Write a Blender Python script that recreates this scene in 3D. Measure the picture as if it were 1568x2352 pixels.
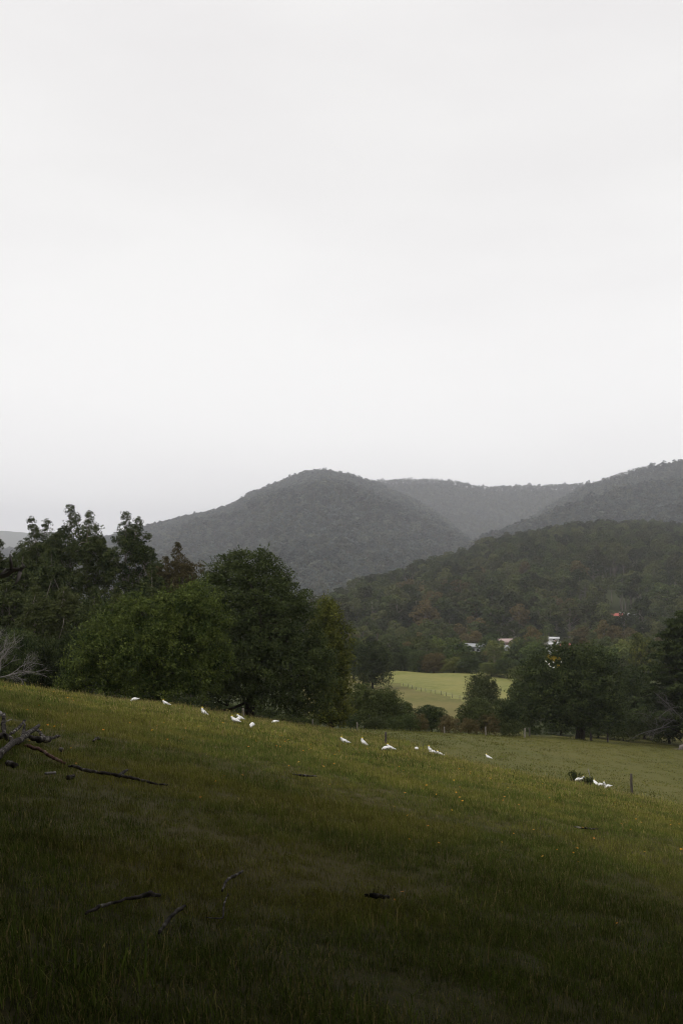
import bpy, math, random
import numpy as np

C = bpy.context.scene
COL = C.collection
for _o in list(bpy.data.objects):
    bpy.data.objects.remove(_o)
R = math.radians
RES = 682 / 1568.0                    # measured picture units -> render pixels
FPX = 1024 * 35.0 / 36.0
PITCH = R(2.47)
CP, SP = math.cos(PITCH), math.sin(PITCH)

HAZE = 0.95e-4

# ------------------------------------------------------------------ camera
cd = bpy.data.cameras.new('camera')
cd.sensor_fit = 'VERTICAL'; cd.sensor_height = 36; cd.sensor_width = 24; cd.lens = 35
cd.clip_start = 0.1; cd.clip_end = 40000
cam = bpy.data.objects.new('camera', cd); COL.objects.link(cam)
cam.location = (0, 0, 0); cam.rotation_euler = (R(90) + PITCH, 0, 0)
C.camera = cam

# ------------------------------------------------------------------ sky, sun, exposure
SUN_EL, SUN_AZ = R(50), R(-112)       # left of the view and a little behind, through thin cloud
w = bpy.data.worlds.new('World'); C.world = w; w.use_nodes = True
nt = w.node_tree; nt.nodes.clear()
N = nt.nodes.new; L = nt.links.new
out = N('ShaderNodeOutputWorld'); bg = N('ShaderNodeBackground'); sky = N('ShaderNodeTexSky')
sky.sky_type = 'NISHITA'; sky.sun_disc = False
sky.sun_elevation = SUN_EL; sky.sun_rotation = SUN_AZ
tc = N('ShaderNodeTexCoord'); mp = N('ShaderNodeMapping'); mp.inputs['Scale'].default_value = (1.0, 1.0, 3.2)
no = N('ShaderNodeTexNoise'); no.inputs['Scale'].default_value = 1.6; no.inputs['Detail'].default_value = 5; no.inputs['Roughness'].default_value = .5
rp = N('ShaderNodeValToRGB')
rp.color_ramp.elements[0].position = .36; rp.color_ramp.elements[0].color = (0.878, 0.860, 0.856, 1)
rp.color_ramp.elements[1].position = .64; rp.color_ramp.elements[1].color = (0.957, 0.945, 0.933, 1)
mul = N('ShaderNodeVectorMath'); mul.operation = 'SCALE'; mul.inputs[3].default_value = 10.2
mx = N('ShaderNodeMix'); mx.data_type = 'RGBA'; mx.inputs[0].default_value = 0.97
L(tc.outputs['Generated'], mp.inputs[0]); L(mp.outputs[0], no.inputs[0]); L(no.outputs[0], rp.inputs[0])
L(rp.outputs[0], mul.inputs[0]); L(sky.outputs[0], mx.inputs[6]); L(mul.outputs[0], mx.inputs[7])
sx_ = N('ShaderNodeSeparateXYZ'); gm = N('ShaderNodeMapRange'); gm.inputs[1].default_value = 0; gm.inputs[2].default_value = .35; gm.inputs[3].default_value = 1.19; gm.inputs[4].default_value = 1.0
L(tc.outputs['Generated'], sx_.inputs[0]); L(sx_.outputs[2], gm.inputs[0])
v2 = N('ShaderNodeVectorMath'); v2.operation = 'SCALE'; L(mx.outputs[2], v2.inputs[0]); L(gm.outputs[0], v2.inputs[3])
L(v2.outputs[0], bg.inputs[0]); bg.inputs[1].default_value = 0.1
L(bg.outputs[0], out.inputs[0])
sd = bpy.data.lights.new('sun', 'SUN'); sd.energy = 1.5; sd.angle = R(16); sd.color = (1, .96, .9)
sun = bpy.data.objects.new('sun', sd); COL.objects.link(sun)
_sd = (math.sin(SUN_AZ) * math.cos(SUN_EL), math.cos(SUN_AZ) * math.cos(SUN_EL), math.sin(SUN_EL))
import mathutils
sun.rotation_euler = mathutils.Vector(_sd).to_track_quat('Z', 'Y').to_euler(); sun.location = (0, 0, 60)
C.view_settings.view_transform = 'Standard'; C.view_settings.look = 'None'
C.view_settings.exposure = 0; C.view_settings.gamma = 1; C.view_settings.use_curve_mapping = False
C.render.engine = 'CYCLES'
cy = C.cycles
cy.max_bounces = 5; cy.diffuse_bounces = 2; cy.glossy_bounces = 2; cy.transmission_bounces = 3
cy.volume_bounces = 3; cy.transparent_max_bounces = 4
cy.filter_width = 1.1; cy.use_denoising = True
cy.caustics_reflective = False; cy.caustics_refractive = False

# ------------------------------------------------------------------ picture <-> place
def ray(dx, dy):
    """measured picture point -> (x/y, z/y) of the sight line"""
    cx = (dx * RES - 341) / FPX; c = (512 - dy * RES) / FPX
    y = CP - c * SP
    return cx / y, (SP + c * CP) / y
def at(dx, dy, d):
    u, v = ray(dx, dy); return np.array((u * d, d, v * d))
def to_px(p):
    x, y, z = p
    yy = y * CP + z * SP; zz = -y * SP + z * CP
    return (341 + FPX * x / yy) / RES, (512 - FPX * zz / yy) / RES
def vv(py):                           # render row -> z/y
    return ray(0, py / RES)[1]

# ------------------------------------------------------------------ terrain
SX, SY = 0.19, 0.158
def plane_z(x, y):
    xs = 150 * np.tanh(x / 150)
    ys = np.where(y > 0, np.minimum(y, 650), 60 * np.tanh(np.minimum(y, 0) / 60))
    return -1.6 - SY * ys - SX * xs
# rows: (distance, render row of the ground there); None keeps the near slope
COLS = {
    -60: [(44, None), (70, 700), (100, 706), (140, 700), (250, 668), (400, 664), (450, 660), (560, 653), (650, 647)],
    0:   [(48, None), (75, 700), (100, 706), (140, 700), (250, 668), (400, 664), (450, 660), (560, 653), (650, 647)],
    155: [(68, None), (85, 706), (110, 706), (140, 702), (250, 676), (400, 665), (450, 661), (560, 654), (650, 647)],
    305: [(78, None), (92, 728), (110, 728), (140, 722), (190, 712), (330, 674), (350, 672.5), (400, 668), (450, 664), (560, 655), (650, 648)],
    392: [(56, None), (85, 737), (104, 729), (118, 731), (145, 728), (185, 718), (330, 673), (350, 672.5), (400, 668), (450, 664), (560, 655), (650, 648)],
    470: [(54, None), (66, 764), (95, 743), (125, 733), (140, 735), (160, 729), (185, 717), (330, 674), (350, 672.5), (400, 668), (450, 664), (560, 655), (650, 648)],
    560: [(54, None), (62, 783), (80, 772), (105, 754), (148, 737.5), (165, 738), (190, 722), (330, 676), (350, 672.5), (400, 668), (450, 664), (560, 655), (650, 648)],
    682: [(54, None), (61, 808), (72, 800), (105, 770), (150, 751), (175, 745), (205, 728), (330, 680), (350, 672.5), (400, 668), (450, 664), (560, 655), (650, 648)],
    760: [(54, None), (61, 830), (72, 816), (105, 785), (150, 764), (190, 745), (330, 684), (350, 672.5), (400, 668), (450, 664), (560, 655), (650, 648)],
}
_cx = sorted(COLS)
_cu = np.array([(c - 341) / FPX for c in _cx])
_ly = np.linspace(math.log(5), math.log(650), 420)
_T = []
for c, u in zip(_cx, _cu):
    k = COLS[c]; y0 = k[0][0]
    ys = [5, y0]; rs = [0., 0.]
    for y, py in k[1:]:
        ys.append(y); rs.append(vv(py) * y - float(plane_z(np.array(u * y), np.array(float(y)))))
    _T.append(np.interp(np.exp(_ly), ys, rs))
_T = np.array(_T)
_uf = np.linspace(_cu[0], _cu[-1], 200)
_T2 = np.array([np.interp(_uf, _cu, _T[:, j]) for j in range(_T.shape[1])]).T
def _smooth(a, s, axis):
    k = np.exp(-.5 * (np.arange(-3 * s, 3 * s + 1) / s) ** 2); k /= k.sum()
    pad = [(0, 0), (0, 0)]; pad[axis] = (3 * s, 3 * s)
    return np.apply_along_axis(lambda m: np.convolve(m, k, 'valid'), axis, np.pad(a, pad, mode='edge'))
_T2 = _smooth(_smooth(_T2, 3, 1), 7, 0)
def resid(x, y):
    yc = np.clip(y, 5, 650); u = np.clip(x / np.maximum(y, 5), _uf[0], _uf[-1])
    a = (u - _uf[0]) / (_uf[-1] - _uf[0]) * (len(_uf) - 1.001)
    b = (np.log(yc) - _ly[0]) / (_ly[-1] - _ly[0]) * (len(_ly) - 1.001)
    i = a.astype(int); j = b.astype(int); fa = a - i; fb = b - j
    return (_T2[i, j] * (1 - fa) * (1 - fb) + _T2[i + 1, j] * fa * (1 - fb) + _T2[i, j + 1] * (1 - fa) * fb + _T2[i + 1, j + 1] * fa * fb)

def wave(x, y, s, seed):
    r = random.Random(seed); o = 0
    for k in range(7):
        a = r.uniform(0, 6.28); f = (1.0 + .7 * k) / s; p = r.uniform(0, 6.28)
        o = o + np.sin((x * math.cos(a) + y * math.sin(a)) * f * 6.28 + p) / (1 + .6 * k)
    return o / 2.6
LAYERS = [   # name, skyline (measured picture points), crest distance, foot distance, foot height, rise of trees, spur size
 ('far_mountain', [(-900,1180),(-200,1205),(0,1218),(45,1218),(95,1224),(150,1231),(240,1238),(330,1248),(600,1266),(900,1276),(2400,1280)], [(0,11000)], 8200, -60, 10, 0),
 ('back_ridge', [(-900,1276),(400,1262),(600,1200),(740,1120),(860,1103),(930,1101),(1000,1101),(1060,1108),(1110,1119),(1160,1117),(1240,1114),(1310,1113),(1350,1110),(1450,1100),(1568,1085),(2400,1062)], [(0,5700)], 4300, -90, 22, 40),
 ('mountain', [(-900,1300),(0,1264),(120,1251),(240,1236),(300,1222),(330,1214),(400,1194),(470,1177),(520,1163),(545,1151),(580,1130),(640,1107),(680,1090),(740,1080),(790,1088),(830,1100),(870,1112),(940,1143),(1000,1178),(1060,1222),(1100,1262),(1150,1310),(2400,1400)], [(0,4300),(740,4600),(870,4500),(1100,3700)], 1500, -108, 24, 34),
 ('back_spur', [(1000,1330),(1150,1250),(1250,1168),(1340,1117),(1375,1106),(1480,1072),(1568,1057),(1800,1020),(2400,1012)], [(0,4000)], 3000, -60, 22, 20),
 ('right_spur', [(800,1400),(950,1322),(1040,1276),(1113,1228),(1218,1191),(1296,1160),(1427,1118),(1568,1094),(1800,1062),(2400,1052)], [(1000,2300),(1568,3100)], 1750, -95, 24, 18),
 ('shoulder', [(1200,1360),(1300,1275),(1395,1212),(1480,1180),(1568,1150),(1900,1080),(2400,1070)], [(0,2450)], 1720, -60, 24, 8),
 ('wooded_hill', [(300,1500),(600,1430),(746,1385),(825,1336),(903,1318),(998,1287),(1060,1272),(1113,1246),(1218,1223),(1296,1212),(1370,1201),(1470,1204),(1568,1208),(2000,1190),(2400,1190)], [(600,900),(746,1000),(1100,1350),(1568,1700)], 650, -62, 25, 4),
]
def _layer(k, x, y):
    name, sk, dist, F, zf, ht, spur = LAYERS[k]
    u = np.clip(x / np.maximum(y, 1), -1.2, 1.2)
    X = (341 + FPX * u) / RES
    py = np.interp(X, [p[0] for p in sk], [p[1] for p in sk])
    D = np.interp(X, [p[0] for p in dist], [p[1] for p in dist])
    v = np.interp(py, np.linspace(900, 1600, 60), [ray(0, q)[1] for q in np.linspace(900, 1600, 60)])
    zc = v * D - ht
    t = (y - F) / (D - F)
    s = np.clip(t, 0, 1); s = s * (1 - .25 * s) / .75
    z = zf + (zc - zf) * s
    z = np.where(t < 0, zf + t * 400, z)
    z = np.where(t > 1, zc - (t - 1) * (D - F) * .35, z)
    if spur:
        z = z + spur * wave(x + .35 * y, y * .4, 900, 40 + k) * np.clip(t * 4, 0, 1) * np.clip((1 - t) * 4, 0, 1)
    return z
def hgt(x, y, which=False):
    x = np.asarray(x, float); y = np.asarray(y, float); x, y = np.broadcast_arrays(x, y)
    z = plane_z(x, y) + np.where(y > 5, resid(x, y), 0)
    z = np.maximum(z, -66)
    r = np.hypot(x, y)
    z = z + .05 * wave(x, y, 9, 3) * np.clip(1 - r / 300, 0, 1) + .6 * wave(x, y, 55, 4) * np.clip((r - 160) / 100, 0, 1)
    base = np.interp(y, [650, 800, 1000, 1500, 9000], [0, -10, -36, -54, -54])
    z = z + np.where(y > 650, base, 0)
    kk = np.full(z.shape, -1)
    m = y > 550
    if m.any():
        for k in range(len(LAYERS)):
            zl = np.where(m, _layer(k, x, y), -1e6)
            kk = np.where(zl > z, k, kk); z = np.maximum(z, zl)
    z = np.maximum(z, -118)
    return (z, kk) if which else z
def ground(dx, dy, lo=3.5, hi=400):
    """where the sight line through a measured picture point meets the ground"""
    u, v = ray(dx, dy)
    ys = np.exp(np.linspace(math.log(lo), math.log(hi), 3000))
    f = hgt(u * ys, ys) - v * ys
    i = np.argmax(f > 0)
    y = ys[i] if f[i] > 0 else 60
    return np.array((u * y, y, float(hgt(u * y, y))))

# ------------------------------------------------------------------ materials
MATS = {}
def new_mat(name):
    m = bpy.data.materials.new(name); m.use_nodes = True; m.node_tree.nodes.clear(); MATS[name] = m
    return m, m.node_tree.nodes.new, m.node_tree.links.new
def mixc(N, L, f, a, b):
    n = N('ShaderNodeMix'); n.data_type = 'RGBA'
    for s, v in ((0, f), (6, a), (7, b)):
        if hasattr(v, 'default_value') or hasattr(v, 'is_output'): L(v, n.inputs[s])
        elif s == 0: n.inputs[0].default_value = v
        else: n.inputs[s].default_value = (*v, 1)
    return n.outputs[2]
def leaf_mat(name, c1, c2, c3, tr=.25, alt=.5, jit=(1, 1)):
    """c1..c2 leaf by leaf, c3 for some whole plants"""
    m, N, L = new_mat(name)
    at_ = N('ShaderNodeAttribute'); at_.attribute_name = 'tint'
    oi = N('ShaderNodeObjectInfo')
    mr = N('ShaderNodeMapRange'); mr.inputs[1].default_value = .35; mr.inputs[2].default_value = 1; mr.inputs[4].default_value = alt
    L(oi.outputs['Random'], mr.inputs[0])
    col = mixc(N, L, at_.outputs['Fac'], c1, c2)
    col = mixc(N, L, mr.outputs[0], col, c3)
    if jit != (1, 1):                  # plants of one kind differ in how dark their leaves are
        mm = N('ShaderNodeMath'); mm.operation = 'MULTIPLY'; mm.inputs[1].default_value = 7.31
        fr = N('ShaderNodeMath'); fr.operation = 'FRACT'; jr = N('ShaderNodeMapRange'); jr.inputs[3].default_value = jit[0]; jr.inputs[4].default_value = jit[1]
        hv = N('ShaderNodeHueSaturation'); L(oi.outputs['Random'], mm.inputs[0]); L(mm.outputs[0], fr.inputs[0]); L(fr.outputs[0], jr.inputs[0]); L(jr.outputs[0], hv.inputs['Value'])
        L(col, hv.inputs['Color']); col = hv.outputs[0]
    d = N('ShaderNodeBsdfPrincipled'); d.inputs['Roughness'].default_value = .6; d.inputs['Specular IOR Level'].default_value = .08
    t = N('ShaderNodeBsdfTranslucent'); ms = N('ShaderNodeMixShader'); ms.inputs[0].default_value = tr
    L(col, d.inputs['Base Color']); L(col, t.inputs['Color'])
    L(d.outputs[0], ms.inputs[1]); L(t.outputs[0], ms.inputs[2])
    o = N('ShaderNodeOutputMaterial'); L(ms.outputs[0], o.inputs[0])
    return m
def noise_mat(name, cols, scale, rough=.9, bump=0, stretch=(1, 1, 1), detail=6, obj=True, spec=.3):
    m, N, L = new_mat(name)
    t = N('ShaderNodeTexCoord'); mp = N('ShaderNodeMapping'); mp.inputs['Scale'].default_value = stretch
    n = N('ShaderNodeTexNoise'); n.inputs['Scale'].default_value = scale; n.inputs['Detail'].default_value = detail
    r = N('ShaderNodeValToRGB')
    while len(r.color_ramp.elements) < len(cols): r.color_ramp.elements.new(.5)
    for i, c in enumerate(cols):
        r.color_ramp.elements[i].position = .3 + .4 * i / max(1, len(cols) - 1); r.color_ramp.elements[i].color = (*c, 1)
    d = N('ShaderNodeBsdfPrincipled'); d.inputs['Roughness'].default_value = rough; d.inputs['Specular IOR Level'].default_value = spec
    o = N('ShaderNodeOutputMaterial')
    L(t.outputs['Object' if obj else 'Generated'], mp.inputs[0]); L(mp.outputs[0], n.inputs[0]); L(n.outputs[0], r.inputs[0]); L(r.outputs[0], d.inputs['Base Color'])
    if bump:
        b = N('ShaderNodeBump'); b.inputs['Strength'].default_value = bump; L(n.outputs[0], b.inputs['Height']); L(b.outputs[0], d.inputs['Normal'])
    L(d.outputs[0], o.inputs[0])
    return m
def grass_mat(name, greens, tan, scale, lo=.42, hi=.62):
    """blades: leaf tint plus broad patches of dry and green growth over the field"""
    m, N, L = new_mat(name)
    g = N('ShaderNodeNewGeometry'); n = N('ShaderNodeTexNoise'); n.inputs['Scale'].default_value = scale; n.inputs['Detail'].default_value = 4
    L(g.outputs['Position'], n.inputs[0])
    mr = N('ShaderNodeMapRange'); mr.inputs[1].default_value = lo; mr.inputs[2].default_value = hi
    L(n.outputs[0], mr.inputs[0])
    a = N('ShaderNodeAttribute'); a.attribute_name = 'tint'
    oi = N('ShaderNodeObjectInfo')
    base = mixc(N, L, mr.outputs[0], greens[0], greens[1])
    base = mixc(N, L, oi.outputs['Random'], base, mixc(N, L, .5, greens[2], base))
    col = mixc(N, L, a.outputs['Fac'], base, tan)
    mm = N('ShaderNodeMath'); mm.operation = 'MULTIPLY'; mm.inputs[1].default_value = 5.17
    fr = N('ShaderNodeMath'); fr.operation = 'FRACT'; jr = N('ShaderNodeMapRange'); jr.inputs[3].default_value = .55; jr.inputs[4].default_value = 1.6
    hv = N('ShaderNodeHueSaturation'); L(oi.outputs['Random'], mm.inputs[0]); L(mm.outputs[0], fr.inputs[0]); L(fr.outputs[0], jr.inputs[0]); L(jr.outputs[0], hv.inputs['Value'])
    L(col, hv.inputs['Color']); col = hv.outputs[0]
    d = N('ShaderNodeBsdfPrincipled'); d.inputs['Roughness'].default_value = .7; d.inputs['Specular IOR Level'].default_value = .08
    t = N('ShaderNodeBsdfTranslucent'); ms = N('ShaderNodeMixShader'); ms.inputs[0].default_value = .25
    L(col, d.inputs['Base Color']); L(col, t.inputs['Color']); L(d.outputs[0], ms.inputs[1]); L(t.outputs[0], ms.inputs[2])
    o = N('ShaderNodeOutputMaterial'); L(ms.outputs[0], o.inputs[0])
    return m
def field_mat(name, a, b, c, s1, s2, bump=.3):
    m, N, L = new_mat(name)
    g = N('ShaderNodeNewGeometry')
    n1 = N('ShaderNodeTexNoise'); n1.inputs['Scale'].default_value = s1; n1.inputs['Detail'].default_value = 5
    n2 = N('ShaderNodeTexNoise'); n2.inputs['Scale'].default_value = s2; n2.inputs['Detail'].default_value = 8; n2.inputs['Roughness'].default_value = .75
    L(g.outputs['Position'], n1.inputs[0]); L(g.outputs['Position'], n2.inputs[0])
    m1 = N('ShaderNodeMapRange'); m1.inputs[1].default_value = .38; m1.inputs[2].default_value = .62; L(n1.outputs[0], m1.inputs[0])
    m2 = N('ShaderNodeMapRange'); m2.inputs[1].default_value = .3; m2.inputs[2].default_value = .75; L(n2.outputs[0], m2.inputs[0])
    col = mixc(N, L, m2.outputs[0], mixc(N, L, m1.outputs[0], a, b), c)
    d = N('ShaderNodeBsdfPrincipled'); d.inputs['Roughness'].default_value = .9; d.inputs['Specular IOR Level'].default_value = .1
    L(col, d.inputs['Base Color'])
    if bump:
        bn = N('ShaderNodeBump'); bn.inputs['Strength'].default_value = bump; bn.inputs['Distance'].default_value = .2
        L(n2.outputs[0], bn.inputs['Height']); L(bn.outputs[0], d.inputs['Normal'])
    o = N('ShaderNodeOutputMaterial'); L(d.outputs[0], o.inputs[0])
    return m
M_ground = field_mat('pasture_soil', (.035, .040, .012), (.072, .062, .018), (.10, .082, .028), .18, 6)
M_lower = field_mat('lower_paddock_turf', (.070, .080, .018), (.098, .094, .024), (.115, .105, .032), .05, 1.6)
M_field = field_mat('meadow_turf', (.105, .130, .024), (.185, .178, .044), (.255, .235, .090), .075, .55)
M_field2 = field_mat('grazed_turf', (.085, .095, .024), (.150, .126, .044), (.175, .155, .055), .06, .5)
M_forest = field_mat('forest_floor', (.026, .036, .012), (.042, .052, .016), (.06, .064, .022), .02, .3)
M_bark_d = noise_mat('dark_bark', [(.018, .015, .012), (.05, .042, .034)], 6, bump=.5, stretch=(1, 1, .25), spec=.05)
M_bark_g = noise_mat('gum_bark', [(.10, .085, .07), (.24, .21, .18), (.16, .13, .10)], 3, bump=.3, stretch=(1, 1, .2))
M_bark_pale = noise_mat('pale_dead_wood', [(.12, .10, .09), (.27, .24, .22)], 7, bump=.4)
M_twig = noise_mat('bleached_twigs', [(.17, .155, .15), (.30, .28, .27)], 5)
M_limb = noise_mat('dull_dead_limbs', [(.07, .065, .06), (.15, .14, .13)], 5)
M_log = noise_mat('weathered_log', [(.010, .009, .008), (.032, .028, .025), (.085, .075, .068), (.32, .30, .27)], 9, bump=.8, detail=9, stretch=(1, 1, 1), spec=.04)
M_red = noise_mat('reddish_branch', [(.03, .018, .015), (.11, .055, .043), (.20, .14, .11)], 8, bump=.6, spec=.05)
M_post = noise_mat('fence_post_wood', [(.035, .028, .024), (.10, .085, .075)], 14, bump=.6, stretch=(1, 1, .15))
M_postp = noise_mat('pale_post_wood', [(.16, .14, .12), (.30, .27, .23)], 14, bump=.4, stretch=(1, 1, .15))
M_wire = noise_mat('fence_wire', [(.2, .2, .2), (.3, .3, .3)], 5, rough=.5)
M_white = noise_mat('white_feathers', [(.72, .71, .69), (.86, .86, .85)], 18, bump=.1)
M_yel = noise_mat('yellow_crest', [(.70, .52, .05), (.85, .70, .10)], 20)
M_beak = noise_mat('dark_beak', [(.03, .03, .035), (.07, .07, .075)], 20, rough=.5)
L_grass = grass_mat('grass_blades', [(.075, .120, .018), (.185, .190, .034), (.110, .140, .020)], (.36, .28, .12), .22, .45, .57)
L_grass2 = grass_mat('short_grass_blades', [(.095, .115, .022), (.130, .130, .030), (.110, .115, .026)], (.18, .15, .055), .06)
L_flower = leaf_mat('flower_heads', (.55, .20, .02), (.62, .40, .04), (.5, .16, .03), .1)
L_oak = leaf_mat('dark_oak_leaves', (.022, .034, .012), (.088, .110, .033), (.07, .09, .03), .18, .3)
L_light = leaf_mat('bright_green_leaves', (.026, .046, .012), (.130, .160, .034), (.09, .12, .03), .2, .3)
L_gum = leaf_mat('gum_leaves', (.020, .033, .011), (.092, .110, .032), (.080, .088, .026), .15, .5)
L_gumb = leaf_mat('brown_tipped_gum_leaves', (.035, .034, .013), (.110, .090, .036), (.09, .07, .035), .2, .4)
L_olive = leaf_mat('olive_leaves', (.040, .054, .012), (.160, .165, .030), (.10, .10, .025), .25, .4)
L_shrub = leaf_mat('blackwood_leaves', (.016, .028, .009), (.070, .088, .026), (.075, .085, .025), .15, .5, (.75, 1.4))
L_brown = leaf_mat('brownish_shrub_leaves', (.075, .065, .024), (.140, .105, .046), (.10, .085, .035), .2, .5)
L_pine = leaf_mat('cypress_foliage', (.026, .040, .014), (.062, .078, .022), (.05, .065, .02), .15, .3)
L_far = leaf_mat('forest_leaves', (.022, .034, .012), (.100, .120, .038), (.110, .106, .040), .12, .6, (.42, 1.35))
L_far2 = leaf_mat('valley_leaves', (.022, .038, .012), (.092, .122, .030), (.130, .128, .032), .15, .7, (.6, 1.55))
L_tan = leaf_mat('tan_gum_leaves', (.055, .044, .018), (.165, .125, .050), (.12, .10, .045), .15, .5, (.8, 1.3))
L_mtn = leaf_mat('haze_paled_mountain_leaves', (.042, .058, .055), (.150, .172, .155), (.150, .155, .105), .12, .7, (.65, 1.4))  # paler, bluer leaf colour makes up for distant haze the thin air lacks
L_grey = leaf_mat('silver_leaves', (.17, .18, .17), (.30, .31, .30), (.2, .2, .2), .2, .4)
L_gold = leaf_mat('golden_leaves', (.20, .15, .02), (.46, .33, .04), (.4, .28, .03), .25, .3)
L_weed = leaf_mat('weed_leaves', (.030, .042, .016), (.07, .085, .03), (.05, .06, .02), .2, .3)
L_canopy = leaf_mat('shade_tree_leaves', (.028, .034, .016), (.05, .056, .024), (.04, .045, .02), .08, .3)

# ------------------------------------------------------------------ mesh helpers
def np_mesh(name, V, Q, mat, tint=None, smooth=False):
    V = np.asarray(V, np.float32); Q = np.asarray(Q, np.int32)
    me = bpy.data.meshes.new(name)
    me.vertices.add(len(V)); me.vertices.foreach_set('co', V.ravel())
    k = Q.shape[1]
    me.loops.add(Q.size); me.loops.foreach_set('vertex_index', Q.ravel())
    me.polygons.add(len(Q)); me.polygons.foreach_set('loop_start', np.arange(0, Q.size, k, dtype=np.int32))
    if smooth: me.polygons.foreach_set('use_smooth', np.ones(len(Q), bool))
    for m in (mat if isinstance(mat, (list, tuple)) else [mat]): me.materials.append(m)
    if tint is not None:
        a = me.attributes.new('tint', 'FLOAT', 'FACE'); a.data.foreach_set('value', np.asarray(tint, np.float32))
    me.update(calc_edges=True)
    return me
def link(name, me, parent=None, loc=None):
    o = bpy.data.objects.new(name, me); COL.objects.link(o)
    if parent is not None: o.parent = parent
    if loc is not None: o.location = [float(c) for c in loc]
    return o
def tag(o, label=None, cat=None, group=None, kind=None):
    for k, v in (('label', label), ('category', cat), ('group', group), ('kind', kind)):
        if v: o[k] = v
    return o
def thing(name, label, cat, loc=(0, 0, 0), rz=0, group=None):
    return tag(_rot(link(name, None, None, loc), rz), label, cat, group)
def _rot(o, rz): o.rotation_euler = (0, 0, rz); return o
class Tubes:
    def __init__(s): s.V = []; s.Q = []; s.n = 0
    def add(s, pts, rad, k=6, squash=None, cap=True):
        pts = np.asarray(pts, float); n = len(pts)
        rad = np.interp(np.linspace(0, 1, n), np.linspace(0, 1, len(rad)), rad)
        if cap:
            d0 = pts[0] - pts[1]; d1 = pts[-1] - pts[-2]
            d0 = d0 / (np.linalg.norm(d0) + 1e-9); d1 = d1 / (np.linalg.norm(d1) + 1e-9)
            pts = np.vstack([pts[:1] + d0 * rad[0] * .15, pts, pts[-1:] + d1 * rad[-1] * .15]); rad = np.concatenate([[rad[0] * .05], rad, [rad[-1] * .05]]); n += 2
        t = np.gradient(pts, axis=0); t /= np.linalg.norm(t, axis=1)[:, None] + 1e-9
        ref = np.array((0, 0, 1.)) if np.mean(np.abs(t[:, 2])) < .75 else np.array((1., 0.13, 0))
        a = np.cross(t, ref); a /= np.linalg.norm(a, axis=1)[:, None] + 1e-9; b = np.cross(a, t)
        th = np.linspace(0, 2 * math.pi, k, endpoint=False)
        rr = np.asarray(rad)[:, None, None]
        ring = pts[:, None] + rr * (np.cos(th)[None, :, None] * a[:, None] + (squash or 1) * np.sin(th)[None, :, None] * b[:, None])
        s.V.append(ring.reshape(-1, 3))
        i = np.arange(n - 1)[:, None] * k; j = np.arange(k)[None]; jn = (j + 1) % k
        s.Q.append(np.stack([i + j, i + jn, i + k + jn, i + k + j], -1).reshape(-1, 4) + s.n)
        s.n += n * k
    def mesh(s, name, mat, smooth=True): return np_mesh(name, np.vstack(s.V), np.vstack(s.Q), mat, None, smooth)
def unit(v): return v / (np.linalg.norm(v, axis=-1, keepdims=True) + 1e-9)
def sphere_dirs(rg, n, up=0.0):
    v = rg.normal(size=(n, 3)); v[:, 2] += up; return unit(v)
class Leaves:
    def __init__(s): s.c = []; s.d = []; s.n = []; s.l = []; s.w = []; s.t = []
    def add(s, c, d, n, l, w, t):
        m = len(c); s.c.append(c); s.d.append(d); s.n.append(n)
        for lst, v in ((s.l, l), (s.w, w), (s.t, t)): lst.append(np.broadcast_to(np.asarray(v, float), (m,)))
    def count(s): return sum(len(c) for c in s.c)
    def mesh(s, name, mat):
        c = np.vstack(s.c); d = unit(np.vstack(s.d)); n = np.vstack(s.n); l = np.concatenate(s.l)[:, None]; w_ = np.concatenate(s.w)[:, None]; t = np.concatenate(s.t)
        sd_ = unit(np.cross(n, d)); nn = np.cross(d, sd_)
        V = np.stack([c - d * l * .5, c + sd_ * w_ * .5 + nn * l * .06, c + d * l * .5, c - sd_ * w_ * .5 + nn * l * .06], 1).reshape(-1, 3)
        return np_mesh(name, V, np.arange(len(V)).reshape(-1, 4), mat, np.clip(t, 0, 1))
def clump(LV, rg, c, r, n, leaf, shell=.45, up=.25, droop=0., tint=.5, asp=.5, rough=.38):
    """one knot of foliage: leaves mostly near the surface of an ellipsoid"""
    r = np.asarray(r, float)
    dr = sphere_dirs(rg, n, up); q = 1 - shell * np.abs(rg.normal(size=(n, 1))) * .8
    p = np.asarray(c) + dr * np.clip(q, .05, 1.15) * r
    d = unit(dr * .8 + rg.normal(size=(n, 3)) * .7 + np.array((0, 0, -droop)))
    nr = unit(dr * .9 + np.array((0, 0, .55)) + rg.normal(size=(n, 3)) * rough)
    LV.add(p, d, nr, leaf * rg.uniform(.6, 1.35, n), leaf * asp * rg.uniform(.7, 1.3, n), tint + rg.normal(size=n) * .16)
def lobe(LV, rg, c, r, subs, per, sub_r, leaf, up=.35, inner=.18, tint=.5, droop=.1, flat=.75, asp=.5):
    """a big bough: many knots over an ellipsoid's surface, some inside it"""
    c = np.asarray(c, float); r = np.asarray(r, float)
    dirs = sphere_dirs(rg, subs, up)
    for i in range(subs):
        k = rg.uniform(.8, 1.08) if rg.random() > inner else rg.uniform(.25, .75)
        sr = sub_r * rg.uniform(.6, 1.4)
        clump(LV, rg, c + dirs[i] * r * k, (sr, sr, sr * flat), int(per * rg.uniform(.6, 1.4)), leaf, .30, .4, droop, tint + rg.normal() * .22, asp)
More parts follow.
